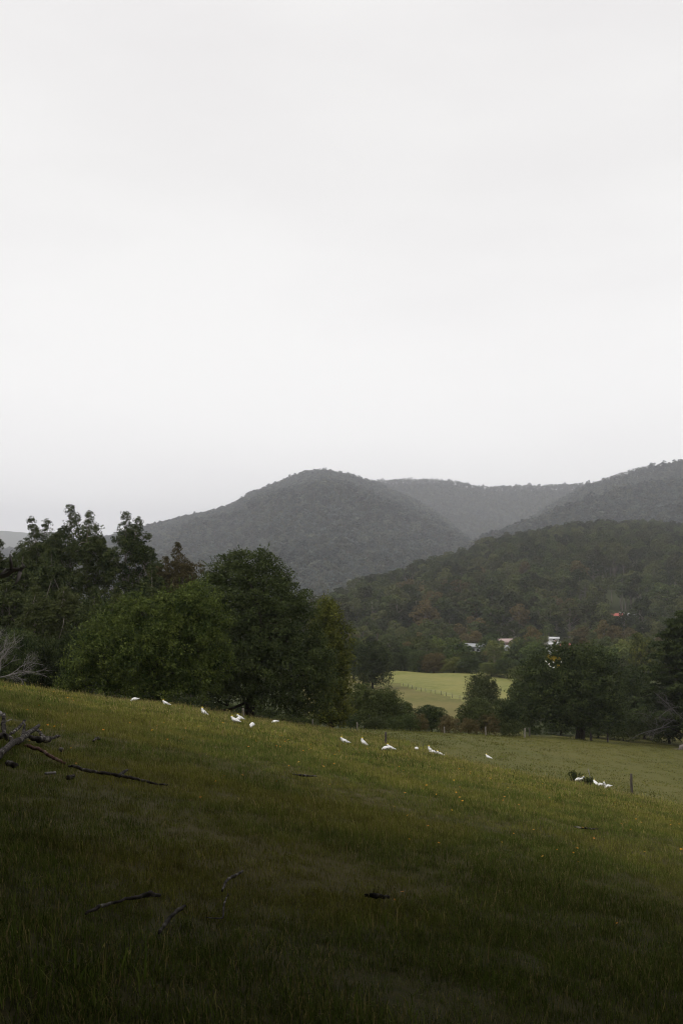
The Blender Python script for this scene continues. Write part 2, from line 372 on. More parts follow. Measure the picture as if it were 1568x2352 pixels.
def shoots(LV, rg, c, r, n, ln, leaf, tint=.6):
    dirs = sphere_dirs(rg, n, 1.1); dirs[:, 2] = np.abs(dirs[:, 2])
    for i in range(n):
        m = int(14 * rg.uniform(.7, 1.3)); s = rg.uniform(0, 1, m)[:, None]
        p0 = np.asarray(c) + dirs[i] * np.asarray(r) * .97
        ax = unit(dirs[i] * .6 + np.array((0, 0, .7)) + rg.normal(size=3) * .3)
        LL = ln * rg.uniform(.5, 1.3)
        p = p0 + ax * s * LL + rg.normal(size=(m, 3)) * .05 * (1.3 - s)
        LV.add(p, unit(ax + rg.normal(size=(m, 3)) * .7), sphere_dirs(rg, m, .5), leaf * rg.uniform(.6, 1.2, m), leaf * .5, tint + rg.normal(size=m) * .15)
def limb(T, rg, p0, p1, r0, r1, sag=.1, k=5, seg=5):
    p0 = np.asarray(p0, float); p1 = np.asarray(p1, float); ln = np.linalg.norm(p1 - p0)
    s = np.linspace(0, 1, seg + 1)[:, None]
    mid = rg.normal(size=3) * ln * .09 + np.array((0, 0, sag * ln))
    T.add(p0 + (p1 - p0) * s + mid * (4 * s * (1 - s)), [r0, r1], k)
def twigs(T, rg, p, d, ln, r, lev, spread=.6, k=4, gravity=0):
    """bare branching wood"""
    seg = 4; pts = [np.asarray(p, float)]; dd = np.asarray(d, float)
    for i in range(seg):
        dd = unit(dd + rg.normal(size=3) * .16 + np.array((0, 0, gravity))); pts.append(pts[-1] + dd * ln / seg)
    T.add(pts, [r, r * .6], k)
    if lev <= 0: return
    for j in range(rg.integers(2, 4)):
        i = rg.integers(2, seg + 1)
        twigs(T, rg, pts[i], unit(dd + rg.normal(size=3) * spread), ln * rg.uniform(.55, .85), r * .6, lev - 1, spread, k, gravity)
    twigs(T, rg, pts[-1], unit(dd + rg.normal(size=3) * spread * .5), ln * .75, r * .6, lev - 1, spread, k, gravity)

def scatter(name, pts, rot, scl, idx, meshes, label, cat, smin=None):
    """many small plants as ONE object: mesh points that carry instances of a few plants"""
    me = bpy.data.meshes.new(name); me.vertices.add(len(pts)); me.vertices.foreach_set('co', np.asarray(pts, np.float32).ravel())
    for nm, ty, v in (('rot', 'FLOAT_VECTOR', rot), ('scl', 'FLOAT_VECTOR', scl), ('idx', 'INT', idx)):
        a = me.attributes.new(nm, ty, 'POINT')
        if ty == 'INT': a.data.foreach_set('value', np.asarray(v, np.int32))
        else: a.data.foreach_set('vector', np.asarray(v, np.float32).ravel())
    o = link(name, me); tag(o, label, cat, None, 'stuff')
    ng = bpy.data.node_groups.new(name + '_nodes', 'GeometryNodeTree')
    ng.interface.new_socket('Geometry', in_out='INPUT', socket_type='NodeSocketGeometry')
    ng.interface.new_socket('Geometry', in_out='OUTPUT', socket_type='NodeSocketGeometry')
    n = ng.nodes.new; l = ng.links.new
    gi = n('NodeGroupInput'); go = n('NodeGroupOutput'); iop = n('GeometryNodeInstanceOnPoints'); g2i = n('GeometryNodeGeometryToInstance')
    for k in range(len(meshes) - 1, -1, -1):
        src = bpy.data.objects.new('plant_source', meshes[k])
        oi = n('GeometryNodeObjectInfo'); oi.inputs['Object'].default_value = src
        l(oi.outputs['Geometry'], g2i.inputs[0])
    def attr(nm, ty):
        a = n('GeometryNodeInputNamedAttribute'); a.data_type = ty; a.inputs[0].default_value = nm
        return [s for s in a.outputs if s.enabled and s.name == 'Attribute'][0]
    l(gi.outputs[0], iop.inputs['Points']); l(g2i.outputs[0], iop.inputs['Instance'])
    iop.inputs['Pick Instance'].default_value = True
    l(attr('idx', 'INT'), iop.inputs['Instance Index'])
    e2r = n('FunctionNodeEulerToRotation'); l(attr('rot', 'FLOAT_VECTOR'), e2r.inputs[0]); l(e2r.outputs[0], iop.inputs['Rotation'])
    l(attr('scl', 'FLOAT_VECTOR'), iop.inputs['Scale'])
    l(iop.outputs[0], go.inputs[0])
    md = o.modifiers.new('scatter', 'NODES'); md.node_group = ng
    return o

# ------------------------------------------------------------------ ground: one polar sheet, cut into its fields
az = np.concatenate([np.arange(-180, -40, 4.), np.arange(-40, -24, .8), np.arange(-24, 24, .2), np.arange(24, 40, .8), np.arange(40, 180, 4.)])
na = len(az)
rr_ = np.concatenate([[0.4], np.exp(np.linspace(math.log(1.2), math.log(13000), 330))]); nr = len(rr_)
A, RR = np.meshgrid(np.radians(az), rr_, indexing='ij')
GX, GY = RR * np.sin(A), RR * np.cos(A)
far_side = np.abs(A) > R(50)
GZ, GK = hgt(GX, GY, True)
FENCE_A, FENCE_B = ground(935, 1580, 170), ground(1068, 1612, 170)
ii, jj = np.meshgrid(np.arange(na), np.arange(nr - 1), indexing='ij'); i2 = (ii + 1) % na
Q = np.stack([ii * nr + jj, ii * nr + jj + 1, i2 * nr + jj + 1, i2 * nr + jj], -1).reshape(-1, 4)
V = np.stack([GX, GY, GZ], -1).reshape(-1, 3)
fc = V[Q].mean(1); fu = fc[:, 0] / np.maximum(fc[:, 1], 1); fk = GK.ravel()[Q[:, 2]]
fX = (341 + FPX * fu) / RES
BOUND = lambda X: np.interp(X, [0, 355, 700, 900, 1080, 1300, 1568, 1800], [62, 74, 82, 106, 128, 152, 185, 200])
BROW = lambda X: np.interp(X, [0, 700, 900, 1050, 1300, 1568], [60, 85, 75, 59, 57, 57])
fy = fc[:, 1]; fr = np.hypot(fc[:, 0], fc[:, 1])
near = (fy < 600) & (fk < 0)
cls = np.full(len(Q), 3)
cls[near & ((fy < BOUND(fX) + 14) | (fr < 55))] = 0
cls[near & (cls == 0) & (fy > BROW(fX)) & (fX > 700)] = 1
side = (FENCE_B[0] - FENCE_A[0]) * (fc[:, 1] - FENCE_A[1]) - (FENCE_B[1] - FENCE_A[1]) * (fc[:, 0] - FENCE_A[0])
md_ = near & (cls == 3) & (fX > 700) & (fX < 1195) & (fy > 150) & (fy < 352)
cls[md_] = np.where(side[md_] > 0, 2, 4)
for k in range(len(LAYERS)): cls[(fk == k)] = 10 + k
def sheet(name, sel, mat, label):
    q = Q[sel]
    if not len(q): return
    u_, inv = np.unique(q, return_inverse=True)
    tag(link(name, np_mesh(name, V[u_], inv.reshape(-1, 4), mat, None, True)), label, None, None, 'structure')
sheet('pasture', cls == 0, M_ground, 'steep grassy slope with the fallen limbs and white birds')
sheet('lower_paddock', cls == 1, M_lower, 'smooth mown paddock below the brow of the grassy slope')
sheet('meadow', cls == 2, M_field, 'bright yellow green field in the valley beyond the shrubs')
sheet('grazed_field', cls == 4, M_field2, 'tan grazed field in front of the small wire fence in the valley')
sheet('valley_ground', cls == 3, M_forest, 'dark valley ground beneath the trees')
HL = {'far_mountain': 'pale distant mountain at the far left', 'back_ridge': 'hazy grey ridge behind the central mountain', 'mountain': 'forested central mountain with rounded top',
      'back_spur': 'hazy forested spur rising to the top right', 'right_spur': 'forested spur falling from the right to the valley', 'shoulder': 'dark forested shoulder at the right edge',
      'wooded_hill': 'dark wooded hill in the middle distance'}
for k, l_ in enumerate(LAYERS): sheet(l_[0], cls == 10 + k, M_forest, HL[l_[0]])

# ------------------------------------------------------------------ shared tree shapes (copies share their meshes)
def gum_shape(seed, h, lean=.0, n=16, leaf=1.0, per=70, spread=.2, low=.45, leafmat=None, bark=None, top=1.0):
    rg = np.random.default_rng(seed); T = Tubes(); LV = Leaves()
    bend = rg.normal(size=2) * h * .03
    tr = lambda s: np.array((bend[0] * s * s, bend[1] * s * s, h * .93 * s))
    T.add([tr(s) for s in np.linspace(0, 1, 7)], [h * .019, h * .004], 6)
    for i in range(n):
        f = low + (1 - low) * ((i + rg.random()) / n)
        env = math.sqrt(max(0, 1 - ((f - low) / (1 - low)) ** 2)) * h * spread * top
        a = i * 2.4 + rg.uniform(-.5, .5); rad = env * rg.uniform(.35, 1.05)
        b = tr(f * .98); c = b + np.array((math.cos(a) * rad, math.sin(a) * rad, h * rg.uniform(-.01, .05)))
        r = h * rg.uniform(.085, .125) * (1.1 - .3 * f)
        st = tr(max(.15, f - rg.uniform(.1, .2))); limb(T, rg, st, c, h * .006, h * .002, -.05, 4, 4)
        tq = .5 + rg.normal() * .12
        clump(LV, rg, c, (r, r, r * .72), per, leaf, .14, .5, .1, tq, .65, .2)
    return T.mesh('gum_trunk', bark or M_bark_g), LV.mesh('gum_crown', leafmat or L_far), h
def round_shape(seed, h, wd, leaf=.35, lobes=18, per=30, subs=28, low=.0, leafmat=None, squat=1.0, bare=False):
    rg = np.random.default_rng(seed); T = Tubes(); LV = Leaves()
    T.add([(0, 0, -.3), (rg.normal() * .1, 0, h * .3), (rg.normal() * .2, rg.normal() * .2, h * .75)], [h * .035, h * .01], 7)
    for i in range(lobes):
        a = i * 2.4 + rg.uniform(-.4, .4); f = (i + .5) / lobes
        z = h * (low + (1 - low) * (.18 + .68 * f)); 
        rad = wd * .5 * math.sqrt(max(.03, 1 - ((f - .32) / .78) ** 2)) * rg.uniform(.45, .74)
        r = wd * rg.uniform(.19, .27)
        c = np.array((math.cos(a) * rad, math.sin(a) * rad, z - r * .2))
        limb(T, rg, (0, 0, h * (.12 + .4 * f)), c, h * .012, h * .004)
        lobe(LV, rg, c, (r, r, r * .82), subs, per, r * .36, leaf, .45, .12, .45 + rg.normal() * .1, .15, .75)
    clump(LV, rg, (0, 0, h * .5), (wd * .33, wd * .33, h * .33), lobes * subs, leaf * 1.6, .8, 0, 0, .25)  # inner leaves tinted darker, shade inside the crown put into their colour
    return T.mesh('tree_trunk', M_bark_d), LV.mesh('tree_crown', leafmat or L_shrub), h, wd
def put(shape, name, label, cat, group, loc, sx, sz, rz, crown_mat=None):
    r = thing(name, label, cat, loc, rz, group); r.scale = (sx, sx, sz)
    link('trunk', shape[0], r)
    c = link('crown', shape[1], r)
    if crown_mat: c.material_slots[0].link = 'OBJECT'; c.material_slots[0].material = crown_mat
    return r
def put_px(shape, name, label, cat, dx, dtop, dist, width, group=None, rz=0, crown_mat=None):
    """stand a shape at a distance so that its top reaches a measured picture row; width in picture units"""
    u, _ = ray(dx, 1600); x = u * dist; z = float(hgt(x, dist)); top = ray(dx, dtop)[1] * dist
    return put(shape, name, label, cat, group, (x, dist, z - .1), width * RES / FPX * dist / shape[3], max(1, top - z) / shape[2], rz, crown_mat)

ROUND = [round_shape(300 + k, 9, 9, .36, 18, 30, 30) for k in range(4)]
BUSH = [round_shape(320 + k, 3.2, 4.2, .2, 12, 22, 20, .0) for k in range(3)]

# ------------------------------------------------------------------ the two big trees below the slope
def big_tree(name, label, foot, dist, lobes, leafmat, trunk_r, leaf, subs, per, sub_r, shoot, seed, twist, tint=.5, limbs_low=(), grow=1.15):
    rg = np.random.default_rng(seed)
    b = at(*foot, dist); z0 = float(hgt(b[0], dist)); b = np.array((b[0], dist, z0))
    root = thing(name, label, 'tree', b)
    T = Tubes(); LV = Leaves(); s = RES / FPX * dist
    T.add([(0, 0, -.4), (0, 0, .25), (twist * .3, 0, 1.4), (twist, .1, 3.2), (twist * 1.3, .2, 5.5)], [trunk_r * 1.5, trunk_r, trunk_r * .9, trunk_r * .75, trunk_r * .35], 10)
    tot = sum(l[2] * l[3] for l in lobes)
    for (cx, cyy, rx, ry, dep) in lobes:
        c = at(cx, cyy, dist) - b; c[1] = dep
        r = np.array((rx * s, min(rx, ry) * s * 1.0, ry * s)) * grow
        limb(T, rg, (twist * .8, .1, rg.uniform(1.6, 4)), c, trunk_r * .35, trunk_r * .08, .06)
        k = rx * ry / tot
        lobe(LV, rg, c, r, max(12, int(subs * k)), per, sub_r, leaf, .28, .12, tint + rg.normal() * .05, .05, .6)
        clump(LV, rg, c, r * .72, int(subs * per * k * .22), leaf * 1.7, .7, 0, 0, tint - .25)  # bough cores get a darker leaf tint to deepen the crown's inner shade
        if shoot: shoots(LV, rg, c, r, max(3, int(shoot * k)), .9, leaf, tint + .15)
    for (p0, p1, r0) in limbs_low:
        limb(T, rg, p0, p1, r0, r0 * .35, -.08)
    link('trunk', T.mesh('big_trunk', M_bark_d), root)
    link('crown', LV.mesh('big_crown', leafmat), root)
    return root
DK = [(566,1350,85,72,0),(505,1390,62,58,-.5),(625,1395,72,62,.4),(575,1440,105,70,-1.2),(668,1455,62,66,.5),(495,1470,60,66,-.6),(620,1500,95,66,-1.8),(705,1510,48,66,.3),
      (545,1540,88,56,-1.6),(660,1570,84,58,-1),(722,1580,45,52,.2),(600,1590,70,40,-1.6),(500,1585,60,44,-.4),(690,1620,62,32,.1),(560,1330,60,50,.8),(640,1360,40,40,.9),(500,1350,36,36,.9),(600,1300,45,25,.5),(545,1300,40,24,.6),(462,1385,38,34,.4),(500,1325,32,28,.6),(650,1345,30,26,.5),(690,1400,34,34,.4),(730,1500,30,40,.2),(735,1545,34,50,.1),(520,1500,70,60,-1.4),(480,1530,60,60,-1.6)]
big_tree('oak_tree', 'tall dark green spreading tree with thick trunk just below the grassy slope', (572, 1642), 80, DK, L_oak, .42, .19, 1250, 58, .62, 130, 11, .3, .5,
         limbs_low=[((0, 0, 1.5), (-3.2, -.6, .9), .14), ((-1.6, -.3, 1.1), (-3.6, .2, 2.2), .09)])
LT = [(340,1440,80,48,0),(270,1470,68,48,-.3),(425,1420,80,58,.3),(225,1510,62,50,-.4),(315,1500,85,58,-1.2),(405,1490,80,62,-.8),(470,1440,50,60,.5),(190,1560,48,34,0),(265,1570,72,40,-.8),
      (355,1575,80,42,-1.2),(440,1560,66,52,-.4),(490,1520,40,60,.3),(255,1420,38,30,.5),(400,1385,44,32,.6),(310,1398,40,26,.6),(165,1590,35,16,.1),(205,1465,28,30,.4),(455,1385,44,40,.8),(470,1425,40,40,.8),(150,1585,26,20,0),(170,1530,28,24,.2)]
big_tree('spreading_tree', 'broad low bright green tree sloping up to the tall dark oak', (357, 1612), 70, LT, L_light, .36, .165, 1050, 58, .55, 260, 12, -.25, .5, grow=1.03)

# ------------------------------------------------------------------ row of tall gums at the left
def tall_gum(label, dx, tops, dist, width, leafmat, seed, n=52, open_top=.3, group='tall gums behind the broad green tree'):
    rg = np.random.default_rng(seed)
    top = min(t[1] for t in tops); u, v = ray(dx, top)
    z0 = float(hgt(u * dist, dist)); h = v * dist - z0; s = RES / FPX * dist
    root = thing('gum_tree', label, 'tree', (u * dist, dist, z0), 0, group)
    T = Tubes(); LV = Leaves(); W = width * s
    fork = []
    for (tx, ty) in tops:
        p = at(tx, ty, dist) - np.array((u * dist, dist, z0)); p[1] = rg.normal() * .6; fork.append(p)
    f0 = np.array((0, 0, h * .55)); T.add([(0, 0, -.5), (rg.normal() * .2, 0, h * .28), f0], [.34, .18], 7)
    for p in fork:
        m = f0 + (p - f0) * .5 + np.array((rg.normal() * .3, rg.normal() * .3, 0)); T.add([f0, m, p - (0, 0, .5)], [.17, .03], 6)
        # airy top: one upright plume at the tip, smaller plumes on forking side wood below it
        lobe(LV, rg, p - (0, 0, .75), (.48, .48, .75), 22, 28, .30, .2, .25, .15, .42, .5, .8)
        lobe(LV, rg, p + (rg.normal() * .3, 0, -2.1), (.95, .95, .85), 28, 30, .38, .2, .25, .15, .42, .5, .8)
        for i in range(10):
            f = (i + rg.random()) / 10; r = rg.uniform(.6, .9) + .4 * f
            a = i * 2.4 + rg.uniform(-.6, .6); o = (.75 + 1.7 * f) * rg.uniform(.75, 1.15)
            c = p + np.array((math.cos(a) * o, math.sin(a) * o, -2.6 - f * 3.8 + rg.normal() * .4)); limb(T, rg, p + (m - p) * min(1, .45 + f * .55), c, .05, .018)
            lobe(LV, rg, c, (r, r, r * .95), 18, 24, r * .42, .24, .3, .12, .42 + rg.normal() * .1, .45, .8)
    for i in range(n):
        f = (i + rg.random()) / n                      # 0 bottom .. 1 top of the main crown
        z = h * (.12 + .70 * f); env = W * .52 * (1.1 - .55 * f ** 1.6) 
        a = i * 2.4 + rg.uniform(-.5, .5); o = env * rg.uniform(.25, 1.0)
        r = rg.uniform(.9, 1.6) * (1.1 - .3 * f)
        q = np.array((fork[i % len(fork)][0] * f * .8, 0, z))
        c = q + np.array((math.cos(a) * o, math.sin(a) * o, r * .3)); limb(T, rg, q - (0, 0, h * .07), c, .07, .02)
        lobe(LV, rg, c, (r, r, r * .85), 16, 28, r * .40, .30, .5, .1, .44 + rg.normal() * .12, .4, .75)
    link('trunk', T.mesh('gum_trunk', M_bark_g), root); link('crown', LV.mesh('gum_crown', leafmat), root)
    return root
tall_gum('gum with twin tufted tops on thin bare stems, in the left of the gum row', 88, [(72, 1190), (102, 1196)], 132, 90, L_gum, 21)
tall_gum('tallest gum of the row, pointed top against the sky', 163, [(165, 1160), (128, 1226)], 130, 100, L_gum, 22, 54)
tall_gum('gum with narrow top just right of the tallest gum', 210, [(205, 1176), (232, 1240)], 126, 92, L_gum, 23, 52)
tall_gum('wide headed gum with a gap of sky to its left', 292, [(287, 1176), (316, 1190), (352, 1268)], 124, 110, L_gum, 24, 62)
tall_gum('brown tinged gum at the right end of the gum row', 408, [(405, 1248), (380, 1282), (430, 1290), (447, 1335), (362, 1330)], 118, 120, L_gumb, 25, 48)
tall_gum('dark gum cut by the left edge of the photo', 4, [(4, 1240), (-30, 1230)], 122, 100, L_gum, 26, 46)
tall_gum('gum with rounded crown between the left edge and the twin topped gum', 48, [(50, 1260), (24, 1280)], 118, 84, L_gum, 27, 46)
tall_gum('gum with brownish crown below and left of the tallest gum', 128, [(122, 1258), (100, 1275)], 114, 84, L_gum, 28, 46)
tall_gum('leaning gum with side tufts at the right of the wide headed gum', 350, [(350, 1300), (330, 1330)], 116, 84, L_gum, 29, 40)
YL = ['shaded young gum below the bare broken branch at the left edge', 'shaded young gum right of the bare broken branch', 'shaded young gum directly in front of the tallest gum', 'shaded young gum above the left end of the bright green tree',
      'shaded young gum in front of the wide headed gum', 'shaded young gum right below the wide headed gum', 'shaded young gum in front of the leaning gum', 'shaded young gum touching the top of the tall dark oak', 'shaded young gum cut off by the left edge']
for i, (dx, ty, d, wd) in enumerate([(20, 1340, 104, 110), (85, 1350, 102, 110), (150, 1345, 103, 110), (215, 1350, 101, 110), (270, 1365, 100, 100), (325, 1375, 103, 100), (380, 1385, 104, 100), (435, 1385, 106, 90), (-45, 1320, 104, 110)]):
    tall_gum(YL[i], dx, [(dx, ty), (dx + 22, ty + 25)], d, wd, L_gum, 60 + i, 36, 0, 'young gums in front of the tall gum row')
for i, (dx, d) in enumerate([(10, 92), (60, 90), (110, 90), (30, 86), (165, 88)]):
    put_px(ROUND[i % 4], 'understorey_tree', ['dark bushy tree just behind the leafless bleached bush', 'dark bushy tree right of the leafless bleached bush', 'dark bushy tree midway between the bleached bush and the bright green tree', 'dark bushy tree low at the grass edge behind the bleached bush', 'dark bushy tree against the left skirt of the bright green tree'][i], 'tree', dx, 1440 + 12 * (i % 3), d, 110, 'dark bushy trees under the gums', i * 1.3)
# narrow olive tree at the right of the oak
rg = np.random.default_rng(31)
OL = [(752,1430,30,34,0),(770,1470,34,40,0),(745,1490,34,40,-.3),(775,1530,32,44,.1),(750,1560,36,44,-.3),(778,1590,28,40,0),(752,1620,36,34,0),(735,1450,20,30,.2),(748,1405,18,22,.1),(740,1645,30,24,-.2),(782,1640,26,26,0),(762,1650,30,18,.2)]
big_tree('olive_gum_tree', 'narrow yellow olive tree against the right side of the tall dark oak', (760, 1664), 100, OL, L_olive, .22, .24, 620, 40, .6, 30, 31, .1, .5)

# ------------------------------------------------------------------ shrubs and round trees beyond the lower paddock
G = 'dark round trees along the paddock edge'
put_px(ROUND[0], 'round_tree', 'dark rounded tree behind the paddock edge, just right of the olive tree', 'tree', 838, 1570, 118, 95, G, .3)
put_px(ROUND[1], 'round_tree', 'broad dark rounded tree at the left lower corner of the tan field', 'tree', 885, 1580, 121, 90, G, 1.7)
put_px(ROUND[2], 'round_tree', 'small dark tree trailing right from the broad rounded tree', 'tree', 925, 1612, 124, 56, G, 2.9)
put_px(ROUND[3], 'round_tree', 'domed dark tree in the middle of the paddock edge below the tan field', 'tree', 990, 1618, 128, 80, G, .9)
put_px(ROUND[0], 'round_tree', 'dark leafy tree in front of the lower end of the small wire fence', 'tree', 1093, 1603, 134, 98, G, 4.1)
put_px(ROUND[1], 'round_tree', 'dense dark tree standing alone in the valley field with clipped looking crown', 'tree', 1108, 1548, 196, 80, G, 5.2)
put_px(ROUND[2], 'round_tree', 'dark tree between the leafy dome and the great oak at the paddock edge', 'tree', 1158, 1605, 142, 80, G, .5)
put_px(ROUND[3], 'round_tree', 'dark tree close against the left side of the great oak', 'tree', 1200, 1560, 170, 75, G, 2.2)
put_px(ROUND[2], 'round_tree', 'large dark rounded tree at the upper left corner of the bright meadow', 'tree', 855, 1472, 262, 88, G, 3.3)
put_px(ROUND[1], 'round_tree', 'dark tree showing in the gap at the top left of the bright meadow', 'tree', 812, 1462, 300, 66, G, 1.2)
B = 'low shrubs along the paddock edge'
for i, (dx, ty, d, wd, mt, lb) in enumerate([(940, 1638, 114, 50, L_shrub, 'low dark shrub at the paddock edge below the small trailing tree'),
     (962, 1640, 116, 46, L_brown, 'low brown shrub left of the domed tree at the paddock edge'), (1030, 1645, 122, 58, L_brown, 'low rusty shrub right of the domed tree at the paddock edge'),
     (1076, 1650, 128, 46, L_brown, 'small brown shrub below the dark leafy tree'), (1118, 1640, 132, 60, L_brown, 'brown green shrub at the right foot of the dark leafy tree'),
     (805, 1640, 108, 60, L_shrub, 'dark shrub at the foot of the olive tree'), (860, 1648, 110, 60, L_shrub, 'dark shrub at the paddock edge below the broad rounded tree'),
     (905, 1645, 113, 50, L_shrub, 'dark shrub beside the trailing tree at the paddock edge'), (1170, 1648, 140, 60, L_shrub, 'dark shrub at the paddock edge left of the gap beside the great oak'),
     (700, 1640, 98, 60, L_shrub, 'dark shrub behind the right skirt of the tall dark oak'), (650, 1640, 96, 60, L_shrub, 'dark shrub behind the trunk of the tall dark oak'),
     (1228, 1668, 160, 36, L_shrub, 'low rounded shrub in the gap left of the great oak trunk'), (1285, 1654, 166, 84, L_shrub, 'dark scrub behind the great oak trunk'), (1372, 1656, 168, 90, L_shrub, 'dark scrub right of the great oak trunk'), (1430, 1660, 166, 70, L_shrub, 'dark scrub between the great oak and the cypress')] + [(330 + 47 * j, 1590 + 5 * j, 92 + j, 66, L_shrub, ['leftmost','second','third','fourth','fifth','sixth','seventh','rightmost'][j] + (' dark scrub' if j in (0, 7) else ' from left, dark scrub') + ' under the skirts of the two big trees') for j in range(8)]):
    put_px(BUSH[i % 3], 'shrub', lb, 'shrub', dx, ty, d, wd, B, i * 1.1, mt)
for i, (dx, ty, d, wd) in enumerate([(893, 1492, 352, 62), (928, 1484, 356, 68), (962, 1493, 350, 58), (996, 1499, 346, 62), (1042, 1510, 340, 54), (1078, 1508, 336, 60), (1128, 1522, 322, 56), (1165, 1512, 318, 62), (1200, 1530, 300, 60)]):
    put_px(ROUND[i % 4], 'round_tree', ['dark domed tree at the left end of the row along the top of the meadow', 'dark domed tree second from the left along the top of the meadow', 'dark tree third from the left along the top of the meadow',
        'brown flecked dark tree in the middle of the row along the top of the meadow', 'small pointed dark tree standing forward on the top edge of the meadow', 'dark tree below the long grey house at the meadow edge',
        'dark tree just above the lone clipped looking tree', 'dark tree at the upper right corner of the meadow', 'dark tree between the meadow corner and the great oak'][i], 'tree', dx, ty, d, wd, 'dark trees along the top of the meadow', i * .9, [L_shrub, L_far2, L_shrub, L_brown, L_far2, L_shrub, L_far2, L_shrub, L_far2][i])
for i, (dx, ty, d, wd) in enumerate([(1235, 1618, 205, 70), (1290, 1600, 210, 80), (1350, 1610, 215, 80), (1410, 1600, 210, 80)]):
    put_px(ROUND[(i + 1) % 4], 'round_tree', 'dark tree behind the great oak, ' + ['at its left edge', 'left of its trunk', 'right of its trunk', 'at its right edge'][i], 'tree', dx, ty, d, wd, 'dark trees behind the great oak', i * 1.9)
# great oak standing in the lower paddock
GO = [(1300,1540,75,48,0),(1245,1575,60,48,-.6),(1360,1560,66,52,.3),(1300,1590,85,50,-2),(1395,1610,40,50,.3),(1215,1620,42,44,0),(1265,1635,62,36,-2),(1345,1635,66,38,-1.5),(1400,1650,34,34,0),(1300,1510,44,26,.6),
      (1350,1518,50,30,.4),(1240,1545,36,30,.5),(1310,1655,60,20,-1),(1395,1540,30,36,.6),(1205,1655,34,22,.3)]
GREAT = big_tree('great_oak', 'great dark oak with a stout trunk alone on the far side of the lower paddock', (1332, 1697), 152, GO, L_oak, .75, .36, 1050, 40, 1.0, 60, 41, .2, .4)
# cypress at the right edge: flat tiers of foliage over bare lower limbs
def cypress():
    rg = np.random.default_rng(51); d = 165
    b = at(1590, 1725, d); z0 = float(hgt(b[0], d)); b = np.array((b[0], d, z0)); s = RES / FPX * d
    root = thing('cypress_tree', 'dark cypress with flat foliage tiers and bare lower limbs at the right edge', 'tree', b)
    T = Tubes(); LV = Leaves(); h = (1725 - 1425) * s
    T.add([(0, 0, -.5), (.1, 0, h * .5), (0, 0, h)], [.5, .1], 9)
    for i in range(70):
        f = (i + rg.random()) / 70; z = h * (.07 + .93 * f); R_ = 10.8 * (1.02 - f) ** .75 + .6
        a = i * 2.4 + rg.uniform(-.4, .4); q = np.array((0, 0, z - .7))
        for k in range(3):
            o = R_ * (.42 + .3 * k) * rg.uniform(.85, 1.1); c = np.array((math.cos(a) * o, math.sin(a) * o, z + o * .10 + rg.normal() * .12))
            r = rg.uniform(1.5, 2.3) * (1 - .3 * f)
            lobe(LV, rg, c, (r, r, r * .30), 13, 30, r * .40, .5, .8, .1, .4 + rg.normal() * .1, -.1, .38, .4)
        limb(T, rg, q, c, .12, .03)
    clump(LV, rg, (0, 0, h * .55), (5, 5, h * .42), 7000, .8, .8, 0, 0, .15)  # core foliage coloured darker to stand in for shade between the tiers
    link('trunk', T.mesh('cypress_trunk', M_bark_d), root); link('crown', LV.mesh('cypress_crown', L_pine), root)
    for i, (dx, dy) in enumerate([(1500, 1590), (1470, 1640), (1512, 1650), (1480, 1688), (1530, 1615), (1450, 1700)]):
        Tl = Tubes(); e = at(dx, dy, d - 9) - b
        p0 = np.array((-.2, -.3, h * (.12 + .07 * (i % 4)))); limb(Tl, rg, p0, e, .10, .03, .05)
        for k in range(6):
            q = p0 + (e - p0) * rg.uniform(.4, .95); twigs(Tl, rg, q, unit((e - p0) + rg.normal(size=3) * 2), 1.4, .03, 2, .6, 3)
        link('dead_limb', Tl.mesh('dead_limb', M_limb), root)
cypress()
put_px(ROUND[1], 'round_tree', 'dull green feathery tree between the great oak and the edge cypress', 'tree', 1455, 1530, 184, 90, G, .8, L_shrub)
put_px(ROUND[3], 'round_tree', 'low dull green tree at the left foot of the edge cypress', 'tree', 1478, 1620, 176, 84, G, 2.8, L_shrub)
put_px(ROUND[0], 'round_tree', 'dark bushy tree filling the gap at the right side of the great oak', 'tree', 1440, 1585, 186, 90, G, 4.4)
put_px(ROUND[2], 'round_tree', 'dark bushy tree at the right photo edge under the cypress', 'tree', 1535, 1590, 172, 100, G, 3.6)

# ------------------------------------------------------------------ valley: houses
M_wwall = noise_mat('white_weatherboard', [(.62, .61, .60), (.76, .75, .74)], 3)
M_gwall = noise_mat('grey_weatherboard', [(.26, .27, .28), (.38, .39, .40)], 3)
M_bwall = noise_mat('brick_wall', [(.30, .19, .16), (.42, .30, .26)], 4)
M_twall = noise_mat('timber_wall', [(.08, .06, .05), (.15, .11, .09)], 4)
M_wroof = noise_mat('white_metal_roof', [(.48, .48, .49), (.64, .64, .65)], 2, rough=.5)
M_groof = noise_mat('grey_metal_roof', [(.26, .27, .28), (.36, .37, .38)], 2, rough=.5)
M_rroof = noise_mat('red_tile_roof', [(.30, .08, .065), (.48, .15, .12)], 3)
M_nroof = noise_mat('green_metal_roof', [(.14, .24, .17), (.20, .30, .23)], 3)
M_proof = noise_mat('pinkish_roof', [(.42, .30, .28), (.52, .40, .38)], 3)
M_glass = noise_mat('dark_window_glass', [(.015, .018, .02), (.04, .045, .05)], 2, rough=.1, spec=.6)
M_trim = noise_mat('white_trim', [(.7, .7, .69), (.8, .8, .79)], 3)
def box(x0, x1, y0, y1, z0, z1):
    v = [(x, y, z) for z in (z0, z1) for y in (y0, y1) for x in (x0, x1)]
    return np.array(v), np.array([(0, 2, 3, 1), (4, 5, 7, 6), (0, 1, 5, 4), (2, 6, 7, 3), (0, 4, 6, 2), (1, 3, 7, 5)])
def join(parts):
    V = []; Q = []; n = 0
    for v, q in parts: V.append(v); Q.append(q + n); n += len(v)
    return np.vstack(V), np.vstack(Q)
